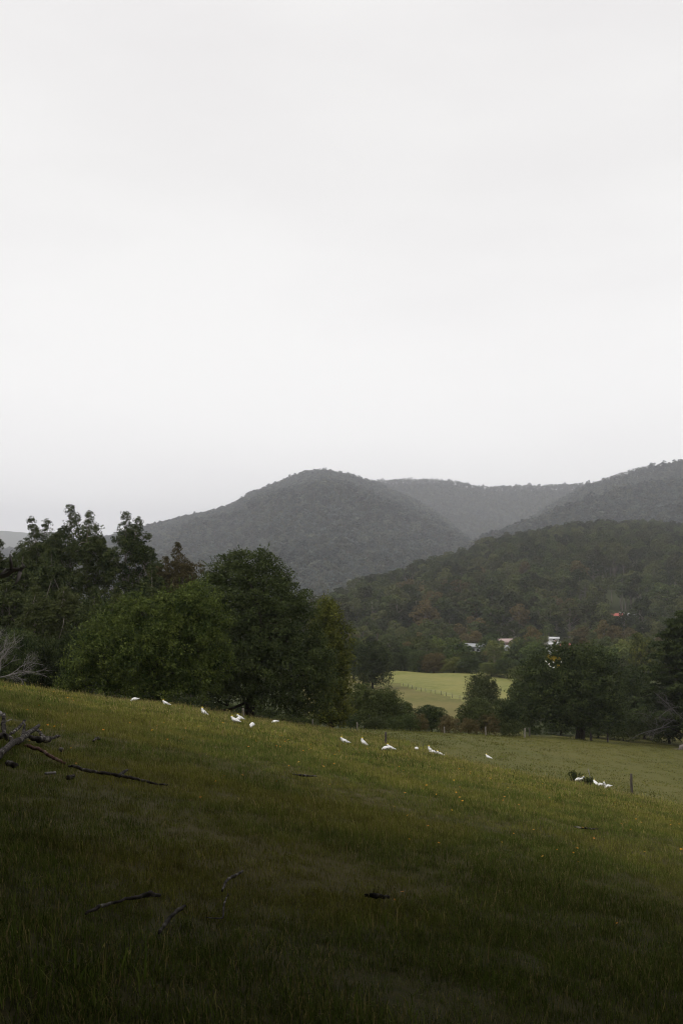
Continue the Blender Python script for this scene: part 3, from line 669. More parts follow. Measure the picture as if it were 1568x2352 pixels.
def house(label, dx, dy, dist, wd, dp, ht, rise, rz, wall, roof, nwin, group='houses among the trees in the valley', chimney=False):
    u, v = ray(dx, dy); x = u * dist; z = float(hgt(x, dist)); zz = max(z - 1, v * dist - ht * .6)
    r = thing('house', label, 'house', (x, dist, zz), rz, group)
    V, Q_ = box(-wd / 2, wd / 2, -dp / 2, dp / 2, min(-2, z - zz - .5), ht)
    gv = np.array([(-wd / 2, -dp / 2, ht), (wd / 2, -dp / 2, ht), (wd / 2, dp / 2, ht), (-wd / 2, dp / 2, ht), (-wd / 2, 0, ht + rise), (wd / 2, 0, ht + rise)])
    gq = np.array([(0, 4, 4, 3), (1, 2, 5, 5)])
    me = bpy.data.meshes.new('house_wall'); allv = [tuple(p) for p in V] + [tuple(p) for p in gv]; o = len(V)
    me.from_pydata(allv, [], [tuple(q) for q in Q_.tolist()] + [(o, o + 4, o + 3), (o + 1, o + 2, o + 5)]); me.materials.append(wall)
    link('wall', me, r)
    e = .5; th = .18; rs = rise * (1 + 2 * e / dp); parts = []
    for sg in (-1, 1):
        a = np.array([(-wd / 2 - e, sg * (dp / 2 + e), ht - (rs - rise)), (wd / 2 + e, sg * (dp / 2 + e), ht - (rs - rise)), (wd / 2 + e, 0, ht + rise), (-wd / 2 - e, 0, ht + rise)])
        a = a + (0, 0, .03); parts.append((np.vstack([a, a + (0, 0, th)]), np.array([(0, 1, 2, 3), (4, 7, 6, 5), (0, 4, 5, 1), (1, 5, 6, 2), (2, 6, 7, 3), (3, 7, 4, 0)])))
    ro = link('roof', np_mesh('house_roof', *join(parts), roof), r)
    if chimney: link('chimney', np_mesh('chimney', *box(wd * .2, wd * .2 + .8, -.4, .4, ht, ht + rise + 1.2), M_bwall), ro)
    for k in range(nwin):
        xc = -wd / 2 + wd * (k + .5) / nwin
        f = link('window', np_mesh('window_frame', *join([box(xc - .75, xc + .75, -dp / 2 - .07, -dp / 2 + .02, ht * .33, ht * .33 + .1), box(xc - .75, xc + .75, -dp / 2 - .07, -dp / 2 + .02, ht * .8, ht * .8 + .1),
              box(xc - .75, xc - .66, -dp / 2 - .07, -dp / 2 + .02, ht * .33 + .1, ht * .8), box(xc + .66, xc + .75, -dp / 2 - .07, -dp / 2 + .02, ht * .33 + .1, ht * .8)]), M_trim), r)
        link('pane', np_mesh('window_pane', *box(xc - .66, xc + .66, -dp / 2 - .03, -dp / 2 + .01, ht * .33 + .1, ht * .8), M_glass), f)
    return r
HOUSES = [
 ('white gabled house with a steep white roof, brightest in the valley', 1263, 1500, 560, 6.5, 6.5, 3.4, 3.0, 1.25, M_wwall, M_wroof, 2),
 ('long pale roofed house directly behind the white gabled house', 1265, 1487, 585, 11, 6, 2.8, 1.6, .05, M_bwall, M_wroof, 3),
 ('red roofed house right of the white gabled house', 1302, 1490, 575, 7.5, 6, 2.2, 1.6, -.1, M_wwall, M_rroof, 2),
 ('long grey house with a row of windows left of the white gabled house', 1090, 1492, 520, 12.5, 7, 3.6, 1.2, -.35, M_gwall, M_groof, 5),
 ('pinkish roofed house half hidden by trees between the grey and the white houses', 1160, 1480, 570, 8, 6, 2.8, 1.6, .2, M_bwall, M_proof, 2),
 ('small grey roofed shed below the pinkish roofed house', 1166, 1492, 535, 5, 4, 2.2, 1.0, .1, M_gwall, M_groof, 1),
 ('house with bright red roof below the lawn on the wooded hill', 1414, 1423, 760, 12, 8, 3.2, 2.2, .1, M_wwall, M_rroof, 3),
 ('pale grey house just right of the red roofed hill house', 1442, 1427, 770, 11, 6, 3.2, 1.4, -.15, M_gwall, M_wroof, 3),
 ('grey house with verandah posts high on the wooded hill', 1428, 1382, 960, 15, 8, 4.2, 1.6, .1, M_gwall, M_groof, 4),
 ('wide pale shed at the left of the high grey house', 1385, 1388, 935, 12, 7, 3.2, 1.4, 0, M_twall, M_groof, 3),
 ('green roofed house on the lower hill left of the red roofed hill house', 1340, 1420, 765, 9, 6, 2.6, 1.6, .15, M_twall, M_nroof, 2),
 ('brown timber house with pink edged roof alone on the wooded hill', 1012, 1394, 830, 9, 8, 5.0, 2.4, .5, M_twall, M_proof, 2),
 ('tiny white shed in a clearing above the white gabled house', 1243, 1409, 790, 4, 3.5, 2.4, .8, .2, M_wwall, M_wroof, 1),
 ('small white roofed carport on the slope above the white gabled house', 1271, 1470, 610, 6, 3.5, 1.6, .7, -.12, M_wwall, M_wroof, 1),
 ('pale house deep in the trees near the right edge of the wooded hill', 1545, 1398, 860, 10, 7, 4, 1.8, 0, M_gwall, M_groof, 3),
]
for i, h_ in enumerate(HOUSES): house(*h_, chimney=i in (1, 6, 8))

# ------------------------------------------------------------------ valley and hill trees: the largest as individuals, the rest as one forest
GUM = [gum_shape(400 + k, 24, n=13 + k % 4, leaf=.85, per=150, spread=.20 + .03 * (k % 3), low=.55, leafmat=L_far) for k in range(6)]
VAL = [round_shape(430 + k, 12, 11.5, .75, 13, 18, 20, .06, L_far2) for k in range(4)]
rg = np.random.default_rng(77)
cand = []
def candidates(y0, y1, sp, X0, X1):
    y = y0
    while y < y1:
        xa, xb = ray(X0, 1400)[0] * y, ray(X1, 1400)[0] * y
        x = xa + rg.uniform(0, sp)
        while x < xb:
            cand.append((x + rg.normal() * sp * .22, y + rg.normal() * sp * .22)); x += sp * rg.uniform(.85, 1.2)
        y += sp * .9
candidates(358, 640, 12.0, -350, 1900)
n_val = len(cand)
candidates(640, 1740, 14.0, 300, 1900)
cand = np.array(cand)
cz, ck = hgt(cand[:, 0], cand[:, 1], True)
keep = np.ones(len(cand), bool)
X = (341 + FPX * cand[:, 0] / cand[:, 1]) / RES
hz = np.array([(ray(h[1], h[2])[0], h[3], h[4]) for h in HOUSES])
for (hu, hd, hw) in hz:
    lat = np.abs(cand[:, 0] / cand[:, 1] - hu) * hd
    dy_ = hd - cand[:, 1]
    keep &= ~((lat < hw * .55 + 4) & (dy_ > -9) & (dy_ < 14))
for (lx, ly, d, rx, ry) in [(1398, 1410, 800, 8, 13), (1445, 1373, 1010, 8, 12), (1258, 1430, 720, 3, 12)]:
    lu = ray(lx, ly)[0]
    keep &= ~((((cand[:, 0] - lu * cand[:, 1]) / rx) ** 2 + ((cand[:, 1] - d) / ry) ** 2) < 1)
keep &= ~((cand[:, 1] < 640) & (ck >= 0) & (cand[:, 1] < 500))
keep &= (cand[:, 1] < 640) | (ck == 6) | ((cand[:, 1] < 1050) & (ck < 0))
maxh = np.full(len(cand), 99.)
SEE = [(ray(h[1], h[2])[0], ray(h[1], h[2] + (3 if h[3] < 600 else -2))[1], h[3], h[4] * .42) for h in HOUSES] + [(ray(a, b)[0], ray(a, b)[1], d, r_) for a, b, d, r_ in
       [(1398, 1412, 800, 5)]]
for (su, sv, sd__, sw) in SEE:
    lat = np.abs(cand[:, 0] / cand[:, 1] - su) * sd__
    maxh = np.where((lat < sw + 2.5) & (cand[:, 1] < sd__) & (cand[:, 1] > (sd__ - 110 if sd__ > 700 else 340)), np.minimum(maxh, sv * cand[:, 1] - cz), maxh)
keep &= maxh > 2.5
cand, cz, ck, X, maxh = cand[keep], cz[keep], ck[keep], X[keep], maxh[keep]
order = np.argsort(cand[:, 1])
cand, cz, ck, X, maxh = cand[order], cz[order], ck[order], X[order], maxh[order]
vis = (X > 700) & (X < 1600)
ZX = [(700, 'behind the big dark oak'), (815, 'above the bright meadow'), (960, 'left of the grey house'), (1060, 'around the grey house'), (1130, 'between the grey and white houses'),
      (1220, 'around the white house'), (1320, 'above the great oak'), (1420, 'right of the red house'), (1520, 'near the right edge')]
ZY = [(0, 'tree just past the fields'), (392, 'valley tree'), (470, 'tree on the valley floor'), (545, 'tree at the hill foot'), (640, 'tree low on the hill')]
n_ind = 0; rest = []; ZONE = {}
KIND = {0: ('gum', L_far), 1: ('round headed', L_far2), 2: ('tan leaved gum', L_tan), 3: ('olive', L_olive)}
for i in range(len(cand)):
    x, y = cand[i]; z = cz[i]
    q = rg.random(); in_tan = (X[i] > 930) & (X[i] < 1330) & (y > 560)
    if y < 400: kind = 1 if q < .86 else 0
    elif y < 640: kind = 1 if q < .45 else (0 if q < .86 else (2 if q < .95 else 3))
    else: kind = 0 if q < (.88 if in_tan and y < 900 else .95) else (2 if in_tan and y < 950 else 1)
    s = rg.uniform(.72, 1.2)
    hn = (12 * (.80 if y < 400 else 1.0) if kind in (1, 3) else 24 * (.5 if y < 470 else .72 if y < 640 else 1.0)) * s
    s *= min(1, maxh[i] / hn)
    if vis[i] and n_ind < 290:
        n_ind += 1
        dy_ = [t for a, t in ZY if y >= a][-1]; dx_ = [t for a, t in ZX if X[i] >= a][-1]
        lb = f'{KIND[kind][0]} {dy_} {dx_}'
        if kind in (1, 3): sh = VAL[i % 4]; sz = s * (.80 if y < 400 else .95); sxy = s * rg.uniform(.8, 1.05)
        else: sh = GUM[i % 6]; sz = s * (.5 if y < 470 else .72 if y < 640 else 1.15); sxy = sz * rg.uniform(1.0, 1.35)
        ZONE.setdefault(lb, []).append((X[i], put(sh, 'valley_tree', lb, 'tree', lb + ', alike trees', (x, y, z - .3), sxy, sz, rg.uniform(0, 6.28), None if kind < 2 else KIND[kind][1])))
    else: rest.append((x, y, z, kind, s))
rest = np.array(rest)
ORD = 'leftmost,second,third,fourth,fifth,sixth,seventh,eighth,ninth,tenth,eleventh,twelfth'.split(',')
for lb, l_ in ZONE.items():
    if len(l_) == 1: del l_[0][1]['group']; continue
    for k, (_, o) in enumerate(sorted(l_, key=lambda q: q[0])): o['label'] = (ORD[k] if k == 0 else (ORD[k] if k < 12 else 'far') + ' from left') + ', ' + lb
def whole(sh, mat=None):
    """trunk and crown as one mesh for the forest masses"""
    a, b = sh[0], sh[1]; VA = np.empty(len(a.vertices) * 3, np.float32); a.vertices.foreach_get('co', VA); VB = np.empty(len(b.vertices) * 3, np.float32); b.vertices.foreach_get('co', VB)
    QA = np.empty(len(a.loops), np.int32); a.loops.foreach_get('vertex_index', QA); QB = np.empty(len(b.loops), np.int32); b.loops.foreach_get('vertex_index', QB)
    tb = np.empty(len(b.polygons), np.float32); b.attributes['tint'].data.foreach_get('value', tb)
    me = np_mesh('forest_tree', np.vstack([VA.reshape(-1, 3), VB.reshape(-1, 3)]), np.vstack([QA.reshape(-1, 4), QB.reshape(-1, 4) + len(a.vertices)]), [a.materials[0], mat or b.materials[0]], np.concatenate([np.zeros(len(a.polygons), np.float32), tb]))
    me.polygons.foreach_set('material_index', np.concatenate([np.zeros(len(a.polygons), np.int32), np.ones(len(b.polygons), np.int32)]))
    return me
HILLP = [whole(g) for g in GUM] + [whole(v_) for v_ in VAL[:2]] + [whole(GUM[1], L_tan), whole(GUM[4], L_tan)]
idx = np.where(rest[:, 3] == 0, rg.integers(0, 6, len(rest)), np.where(rest[:, 3] == 2, rg.integers(8, 10, len(rest)), rg.integers(6, 8, len(rest))))
sc = rest[:, 4] * np.where(rest[:, 1] < 640, .72, 1.2)
scatter('hill_forest', rest[:, :3] - (0, 0, .3), np.stack([np.zeros(len(rest)), np.zeros(len(rest)), rg.uniform(0, 6.28, len(rest))], 1),
        np.stack([sc * rg.uniform(1.0, 1.3, len(rest)), sc * rg.uniform(1.0, 1.3, len(rest)), sc], 1), idx, HILLP, 'dense gum forest covering the dark wooded hill', 'forest')
# far mountains
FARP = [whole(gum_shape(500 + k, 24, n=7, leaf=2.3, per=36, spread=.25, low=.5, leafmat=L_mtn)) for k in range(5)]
def far_forest(name, label, ks, y0, y1, sp, grow=1.0):
    P = []; y = y0
    while y < y1:
        xa, xb = ray(-250, 1400)[0] * y, ray(1820, 1400)[0] * y
        n = int((xb - xa) / sp); P.append(np.stack([np.linspace(xa, xb, n) + rg.normal(size=n) * sp * .35, y + rg.normal(size=n) * sp * .35], 1)); y += sp
    P = np.vstack(P); z, k = hgt(P[:, 0], P[:, 1], True)
    m = np.isin(k, ks); P, z = P[m], z[m]
    # drop what no step to the side could show: ground hidden far below nearer crests
    ang = z / P[:, 1]; m = np.ones(len(P), bool)
    for f in (.96, .9, .8, .7):
        m &= (hgt(P[:, 0] * f, P[:, 1] * f) / (P[:, 1] * f)) < ang + .012
    P, z = P[m], z[m]; n = len(P)
    s = np.clip(rg.normal(1.0, .22, n), .55, 1.6) * grow
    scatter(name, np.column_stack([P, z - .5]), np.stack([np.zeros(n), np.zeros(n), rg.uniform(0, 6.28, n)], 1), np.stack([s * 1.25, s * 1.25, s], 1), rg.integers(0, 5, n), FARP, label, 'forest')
    return n
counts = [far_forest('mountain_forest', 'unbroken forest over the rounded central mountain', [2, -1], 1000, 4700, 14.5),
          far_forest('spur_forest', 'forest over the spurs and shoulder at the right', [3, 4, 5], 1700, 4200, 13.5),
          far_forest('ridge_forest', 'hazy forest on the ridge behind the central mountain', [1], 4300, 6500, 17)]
print('forest', len(rest), counts, 'individual', n_ind)
# single pale dead gums that stand out on the hill
DG = ['tall forked pale dead gum high in the middle of the wooded hill', 'pale dead gum touching the tall forked one on its left', 'pale dead gum high on the left of the wooded hill', 'pale dead gum above the long grey house near the hill top',
 'pale dead gum just right of and above the tall forked one', 'pale dead gum straight above the white gabled house', 'pale dead gum above the green roofed house', 'pale dead gum low at the left end of the wooded hill',
 'pale dead gum above the brown timber house', 'pale dead gum at the right near the top of the wooded hill', 'pale dead gum midway up the left end of the wooded hill', 'pale dead gum between the high grey house and its shed']
for i, (dx, ty, d) in enumerate([(1186, 1380, 880), (1176, 1384, 885), (950, 1335, 900), (1120, 1350, 1000), (1225, 1345, 1050), (1300, 1350, 1100), (1350, 1345, 1150), (866, 1420, 700), (1030, 1340, 980), (1480, 1340, 1200), (905, 1370, 800), (1394, 1350, 1050)]):
    rs = np.random.default_rng(900 + i); x = ray(dx, ty)[0] * d; z = float(hgt(x, d)); h = max(16, ray(dx, ty)[1] * d - z)
    T = Tubes(); twigs(T, rs, (0, 0, -1), (0, 0, 1), h * .55, .38, 3, .42, 5, .08)
    tag(link('dead_gum', T.mesh('dead_gum', M_bark_pale), None, (x, d, z)), DG[i], 'tree', 'bare pale dead gums on the wooded hill')
# single trees worth a look
u_ = ray(980, 1490)[0]
put(VAL[1], 'silver_tree', 'silvery grey leaved tree left of the long grey house', 'tree', None, (u_ * 470, 470, float(hgt(u_ * 470, 470))), .75, .95, 1, L_grey)
LG = Leaves(); rgg = np.random.default_rng(12); gp = at(1271, 1517, 148.9) - np.array(GREAT.location)
for _ in range(8): clump(LG, rgg, gp + rgg.normal(size=3) * (.5, .3, .35), (.32, .3, .3), 26, .2, .5, .4, 0, .5)
link('golden_branch', LG.mesh('golden_leaves', L_gold), GREAT)['label'] = 'golden yellow branch at the upper left of the crown'
put_px((*VAL[0][:2], 12, 11), 'yellow_green_tree', 'rounded yellow green tree up behind the right side of the great oak', 'tree', 1478, 1455, 330, 66, None, 0, L_olive)

# ------------------------------------------------------------------ fence posts and the wire fence in the valley
def post(label, dx, base_dy, top_dy, mat, r, lean=0, lo=3.5, hi=400, name='fence_post', cat='post', group='wooden posts on the slope and paddock', d=None):
    p = ground(dx, base_dy, lo, hi) if d is None else np.array((ray(dx, base_dy)[0] * d, d, float(hgt(ray(dx, base_dy)[0] * d, d))))
    h = ray(dx, top_dy)[1] * p[1] - p[2]
    T = Tubes(); rs = np.random.default_rng(int(dx)); n = 7
    T.add([(lean * h * f + rs.normal() * r * .12, rs.normal() * r * .12, -.3 + (h + .3) * f) for f in np.linspace(0, 1, n)], [r * 1.1, r * .9], 8)
    return tag(link(name, T.mesh(name, mat), None, p), label, cat, group)
post('dark wooden post standing among the white birds in mid slope', 885, 1713, 1683, M_post, .075, .03)
post('dark leaning wooden post low on the right side of the slope', 1451, 1826, 1779, M_post, .085, -.04)
post('pale post against the trunk of the tall dark oak', 558, 1645, 1628, M_postp, .08, 0, d=74)
post('thin pale post at the paddock edge below the right skirt of the tall oak', 718, 1668, 1654, M_postp, .06, 0, d=84)
post('thin pale post at the paddock edge below the olive tree', 820, 1672, 1661, M_postp, .06, 0, d=96)
post('short pale post at the paddock edge below the domed tree', 1020, 1680, 1671, M_postp, .08, 0, d=118)
post('pale post at the paddock edge below the brown green shrub', 1115, 1684, 1671, M_postp, .08, 0, d=128)
post('pale post at the paddock edge left of the great oak', 1205, 1690, 1674, M_postp, .09, 0, d=138)
post('dark post in the gap just left of the great oak', 1216, 1690, 1674, M_post, .1, 0, d=146)
post('dark stump like post first to the right of the great oak trunk', 1357, 1703, 1681, M_post, .2, 0, d=152)
post('dark post second to the right of the great oak trunk', 1395, 1706, 1686, M_post, .14, 0, d=152)
post('slanting pale stick beside the dark thistle clump', 1361, 1803, 1768, M_twig, .03, -.3, name='leaning_stick', cat='stick', group='loose sticks')
post('short black stick poking from the grass right of the mid slope post', 975, 1722, 1711, M_post, .035, -.3, name='leaning_stick', cat='stick', group='loose sticks')
fr_ = thing('wire_fence', 'small post and wire fence crossing the valley field', 'fence', FENCE_A)
nP = 14
TP = Tubes(); TP.add([(0, 0, -.3), (0, 0, 1.05)], [.055, .05], 6); pm = TP.mesh('fence_post', M_post)
fp = []
for k in range(nP):
    f = (k - 1) / (nP - 3); p = FENCE_A + (FENCE_B - FENCE_A) * f; p[2] = float(hgt(p[0], p[1])); fp.append(p - FENCE_A)
    pk = link('post', pm, fr_, fp[-1] + np.array((rg.normal() * .15, 0, -abs(rg.normal()) * .15))); pk.rotation_euler = (rg.normal() * .06, rg.normal() * .07, 0)
TW = Tubes()
for hgt_ in (.4, .65, .8): TW.add([q + np.array((0, 0.1, hgt_)) for q in fp], [.008], 3)
link('wire', TW.mesh('fence_wire', M_wire), fr_)

# ------------------------------------------------------------------ cockatoos
def cockatoo_meshes(spine, rad, head, hd, crest_up, leg_x, seed):
    T = Tubes(); T.add(spine, [q_ * 1.18 for q_ in rad], 10, .95); body = T.mesh('cockatoo_body', M_white)
    Tc = Tubes(); hx, hz = head
    for k in range(5):
        a = math.radians(100 + 22 * k) if crest_up else math.radians(140 + 12 * k)
        p0 = np.array((hx + .01 - .012 * k, 0, hz + .035)); 
        ln = .105 - .01 * k
        Tc.add([p0, p0 + np.array((math.cos(a) * ln * .5, 0, math.sin(a) * ln * .5)), p0 + np.array((math.cos(a + .5) * ln, 0, abs(math.sin(a + .35)) * ln))], [.012, .006], 4)
    Tb = Tubes(); d = np.array(hd); p = np.array((hx, 0, hz)) + d * .045
    Tb.add([p, p + d * .03 + np.array((0, 0, -.008)), p + d * .038 + np.array((0, 0, -.036))], [.022, .018, .004], 6)
    Te = Tubes()
    for s in (-1, 1): Te.add([(hx + .015, s * .046, hz + .012), (hx + .015, s * .054, hz + .012)], [.010, .008], 6)
    Tl = [Tubes(), Tubes()]
    for s, t in zip((-1, 1), Tl): t.add([(leg_x, s * .035, .10), (leg_x + .005, s * .035, .02), (leg_x + .05, s * .038, .008)], [.018, .012, .007], 5)
    Tw = [Tubes(), Tubes()]
    sp = np.asarray(spine)
    for s, t in zip((-1, 1), Tw):
        n = len(sp); a = sp[int(n * .62)]; m = sp[int(n * .40)]; e = sp[1]
        t.add([a + (0, s * .062, .0), (a + m) / 2 + (0, s * .082, .005), m + (0, s * .07, .0), (m + e) / 2 + (0, s * .042, .005), e + (-.01, s * .012, .012)], [.02, .052, .05, .03, .008], 8, .9)
    return dict(body=body, crest=Tc.mesh('cockatoo_crest', M_yel), beak=Tb.mesh('cockatoo_beak', M_beak), eyes=Te.mesh('cockatoo_eyes', M_beak),
                legs=[t.mesh('cockatoo_leg', M_beak) for t in Tl], wings=[t.mesh('cockatoo_wing', M_white) for t in Tw])
BIRD = {
 'up': cockatoo_meshes([(-.27, 0, .05), (-.20, 0, .075), (-.12, 0, .11), (-.03, 0, .16), (.05, 0, .22), (.09, 0, .28), (.105, 0, .335), (.115, 0, .375), (.14, 0, .385)], [.012, .032, .055, .085, .090, .068, .055, .056, .040], (.13, .375), (.9, 0, -.35), True, .0, 1),
 'stand': cockatoo_meshes([(-.31, 0, .10), (-.23, 0, .115), (-.13, 0, .14), (-.03, 0, .165), (.06, 0, .20), (.12, 0, .25), (.15, 0, .295), (.18, 0, .315), (.205, 0, .31)], [.012, .03, .055, .085, .088, .066, .054, .054, .038], (.19, .31), (.9, 0, -.35), True, .02, 2),
 'feed': cockatoo_meshes([(-.28, 0, .20), (-.20, 0, .195), (-.11, 0, .19), (-.02, 0, .18), (.07, 0, .165), (.14, 0, .14), (.18, 0, .11), (.205, 0, .085), (.22, 0, .065)], [.012, .032, .058, .088, .09, .068, .054, .052, .036], (.21, .085), (.6, 0, -.75), False, .02, 3),
}
def cockatoo(label, dx, dy, pose, face, loc=None, s=1.0, group='white cockatoos feeding on the grass'):
    """face: 0 looks right in the photo, 180 left, 90 away, 270 towards"""
    p = ground(dx, dy) if loc is None else np.asarray(loc)
    r = thing('cockatoo', label, 'bird', p + (0, 0, .08), R(face), group); r.scale = (s, s, s)
    m = BIRD[pose]
    for k in ('body', 'crest', 'beak', 'eyes'): link(k if k != 'eyes' else 'eye', m[k], r)
    for l in m['legs']: link('leg', l, r)
    for l in m['wings']: link('wing', l, r)
S_ = 1568 / 2731
for lb, sx, sy, pose, face in [
 ('white cockatoo with tucked head, highest on the slope, far left of the flock', 539, 2817, 'feed', 190),
 ('white cockatoo half hidden behind the highest bird on the slope', 549, 2811, 'feed', 340),
 ('white cockatoo with raised yellow crest, second along the crest from the left', 664, 2834, 'stand', 175),
 ('large upright white cockatoo alone below the trunk of the spreading tree', 816, 2872, 'up', 170),
 ('white cockatoo with raised head, lower left bird of the trio near the oak trunk', 940, 2904, 'stand', 172),
 ('white cockatoo sloping to the right, upper bird of the trio near the oak trunk', 961, 2892, 'stand', 165),
 ('white cockatoo tucked behind, middle bird of the trio near the oak trunk', 953, 2897, 'feed', 270),
 ('white cockatoo seen head on just right of the trio', 1009, 2922, 'feed', 262),
 ('white cockatoo lying flat in the grass far right of the oak trunk', 1100, 2905, 'feed', 180),
 ('white cockatoo in profile with yellow crest, left of the mid slope post', 1378, 2988, 'stand', 178),
 ('slim upright white cockatoo between the profile bird and the mid slope post', 1455, 2993, 'up', 160),
 ('white cockatoo with lowered head, front bird of the pair under the mid slope post', 1544, 3014, 'feed', 185),
 ('white cockatoo with raised crest, rear bird of the pair under the mid slope post', 1562, 3013, 'stand', 176),
 ('small white cockatoo seen from behind right of the pair', 1666, 3013, 'feed', 95),
 ('white cockatoo with crest up, upper bird of the stepped pair further right', 1721, 3019, 'up', 165),
 ('white cockatoo turned right, lower bird of the stepped pair further right', 1731, 3026, 'feed', 10),
 ('white cockatoo sloping down to the right of the stepped pair', 1759, 3035, 'stand', 178),
 ('lone white cockatoo at the brow between the flock and the thistle clump', 1953, 3046, 'stand', 160),
 ('white cockatoo nearest the tall weed tuft on the brow', 2314, 3136, 'feed', 165),
 ('white cockatoo just right of the one at the tall weed tuft', 2324, 3136, 'stand', 20),
 ('white cockatoo first to the right of the dark thistle clump', 2383, 3152, 'stand', 120),
 ('low white cockatoo second to the right of the dark thistle clump', 2400, 3157, 'feed', 180),
 ('upright white cockatoo third to the right of the dark thistle clump', 2416, 3160, 'up', 250),
 ('white cockatoo at the right end of the row past the dark thistle clump', 2432, 3164, 'feed', 185)]:
    cockatoo(lb, sx * S_, sy * S_, pose, face)
for lb, sx, sy, pose, face in [('white cockatoo perched left of the golden leaves on the great oak', 2188, 2655, 'up', 160), ('white cockatoo perched below the left side of the golden leaves', 2197, 2665, 'stand', 20),
 ('white cockatoo perched among the golden leaves on the great oak', 2211, 2658, 'up', 200), ('white cockatoo perched lowest under the golden leaves', 2212, 2679, 'stand', 340), ('white cockatoo perched just right of the golden leaves', 2236, 2657, 'up', 270),
 ('white cockatoo perched under the golden leaves, second lowest', 2201, 2674, 'stand', 200)]:
    cockatoo(lb, 0, 0, pose, face, at(1266 + (sx * S_ - 1266) * 1.25, sy * S_, 148.2), .68, 'white cockatoos perched on the great oak')
# tall weed tuft and thistle clump on the brow
def weed(name, label, dx, base, top, wd, n, seed, leafmat, flower):
    p = ground(dx, base); h = ray(dx, top)[1] * p[1] - p[2]; W = wd * RES / FPX * p[1]; rs = np.random.default_rng(seed)
    root = thing(name, label, 'plant', p); T = Tubes(); LV = Leaves(); LF = Leaves()
    for i in range(n):
        b = rs.normal(size=2) * W * .16; e = np.array((b[0] * 2 + rs.normal() * W * .12, b[1] * 2, h * rs.uniform(.75, 1.05)))
        T.add([(b[0], b[1], -.05), (b[0] * 1.3, b[1] * 1.3, h * .5), e], [.012, .005], 4)
        m = 40; f = rs.uniform(.08, 1, m)[:, None]; q = np.array((b[0], b[1], 0)) + (e - np.array((b[0], b[1], 0))) * f
        LV.add(q + rs.normal(size=(m, 3)) * .03, sphere_dirs(rs, m, .8), sphere_dirs(rs, m), .14 * rs.uniform(.6, 1.2, m), .05, .5 + rs.normal(size=m) * .2)
        if flower: LF.add(e + rs.normal(size=(6, 3)) * .03, sphere_dirs(rs, 6), sphere_dirs(rs, 6), .07, .06, rs.uniform(0, 1, 6))
    link('stem', T.mesh('weed_stem', M_post), root); link('foliage', LV.mesh('weed_leaves', leafmat), root)
    if flower: link('flower_head', LF.mesh('weed_flowers', L_olive), root)
weed('tall_weed', 'tall upright leafy weed tuft with yellow tips on the brow', 1318, 1797, 1773, 25, 16, 5, L_weed, True)
weed('thistle_clump', 'black green thistle clump behind the slanting stick on the brow', 1353, 1805, 1790, 30, 26, 6, L_weed, False)

# ------------------------------------------------------------------ fallen wood on the slope
def fallen(name, label, pts, rad, mat, lift=.0, group=None, k=9, seed=0, cat='branch', parent=None, kids=()):
    """pts: measured picture points on the ground, each with an optional lift above it"""
    rs = np.random.default_rng(seed); P = []
    for q in pts:
        g = ground(q[0], q[1]); h = (q[2] if len(q) > 2 else lift) + .05
        if h: sgt = at(q[0], q[1], g[1]) ; g = g * ((g[1] - h * 3) / g[1]) if False else g
        P.append(g + np.array((0, 0, h)))
    P = np.array(P)
    if len(P) > 2 or True:
        f = np.linspace(0, 1, max(8, 4 * len(P))); c = np.linspace(0, 1, len(P)); PP = np.stack([np.interp(f, c, P[:, a]) for a in range(3)], 1)
        PP[1:-1] = (PP[:-2] + PP[1:-1] * 2 + PP[2:]) / 4 + rs.normal(size=(len(PP) - 2, 3)) * np.mean(rad) * .22
    T = Tubes(); T.add(PP, np.interp(f, np.linspace(0, 1, len(rad)), rad) * rs.uniform(.85, 1.15, len(PP)), k)
    return T, P
K = lambda x, y: ((x * .6378) * S_, (2600 + y * .6378) * S_)       # points read off the enlargement
def limb_thing(name, label, cat, specs, group=None):
    o = None
    for i, (pts, rad, mat, lift, pn) in enumerate(specs):
        T, P = fallen(name, label, [(*K(*p[:2]), *(p[2:])) for p in pts], rad, mat, lift, seed=i + len(label))
        if o is None: o = link(name, T.mesh(name, mat)); tag(o, label, cat, group)
        else: link(pn, T.mesh(pn, mat), o)
    return o
limb_thing('fallen_limb', 'thick lichen spotted dead limb with broken stubs lying at the left edge', 'log', [
 ([(-60, 770, .06), (0, 715, .08), (65, 660, .10), (130, 632, .12), (190, 590, .16), (243, 560, .2)], [.058, .054, .048, .036], M_log, 0, ''),
 ([(185, 612, .12), (250, 622, .10), (305, 618, .09), (310, 610, .09)], [.035, .058, .052, .024], M_log, 0, 'broken_stub'),
 ([(300, 612, .10), (372, 600, .12)], [.035, .022], M_log, 0, 'broken_stub'),
 ([(-30, 590, .08), (40, 600, .09), (85, 625, .07)], [.05, .048, .036], M_log, 0, 'side_branch'),
 ([(25, 600, .1), (20, 585, .25), (22, 575, .42)], [.036, .036, .03], M_log, 0, 'side_branch'),
 ([(62, 590, .1), (110, 570, .15), (152, 560, .28)], [.024, .028, .03], M_log, 0, 'side_branch'),
 ([(145, 600, .1), (150, 585, .16), (155, 575, .25)], [.03, .03, .015], M_log, 0, 'side_branch'),
 ([(210, 545, .1), (245, 560, .08), (262, 580, .05), (300, 585, .04)], [.03, .025, .035, .02], M_log, 0, 'side_branch')])
limb_thing('fallen_branch', 'long reddish fallen branch running from the dead limb down the slope', 'branch', [
 ([(160, 645, .05), (230, 670, .07), (300, 705, .06), (350, 735, .05), (405, 755, .04)], [.028, .028, .025, .02], M_red, 0, '')], 'slender fallen branches')
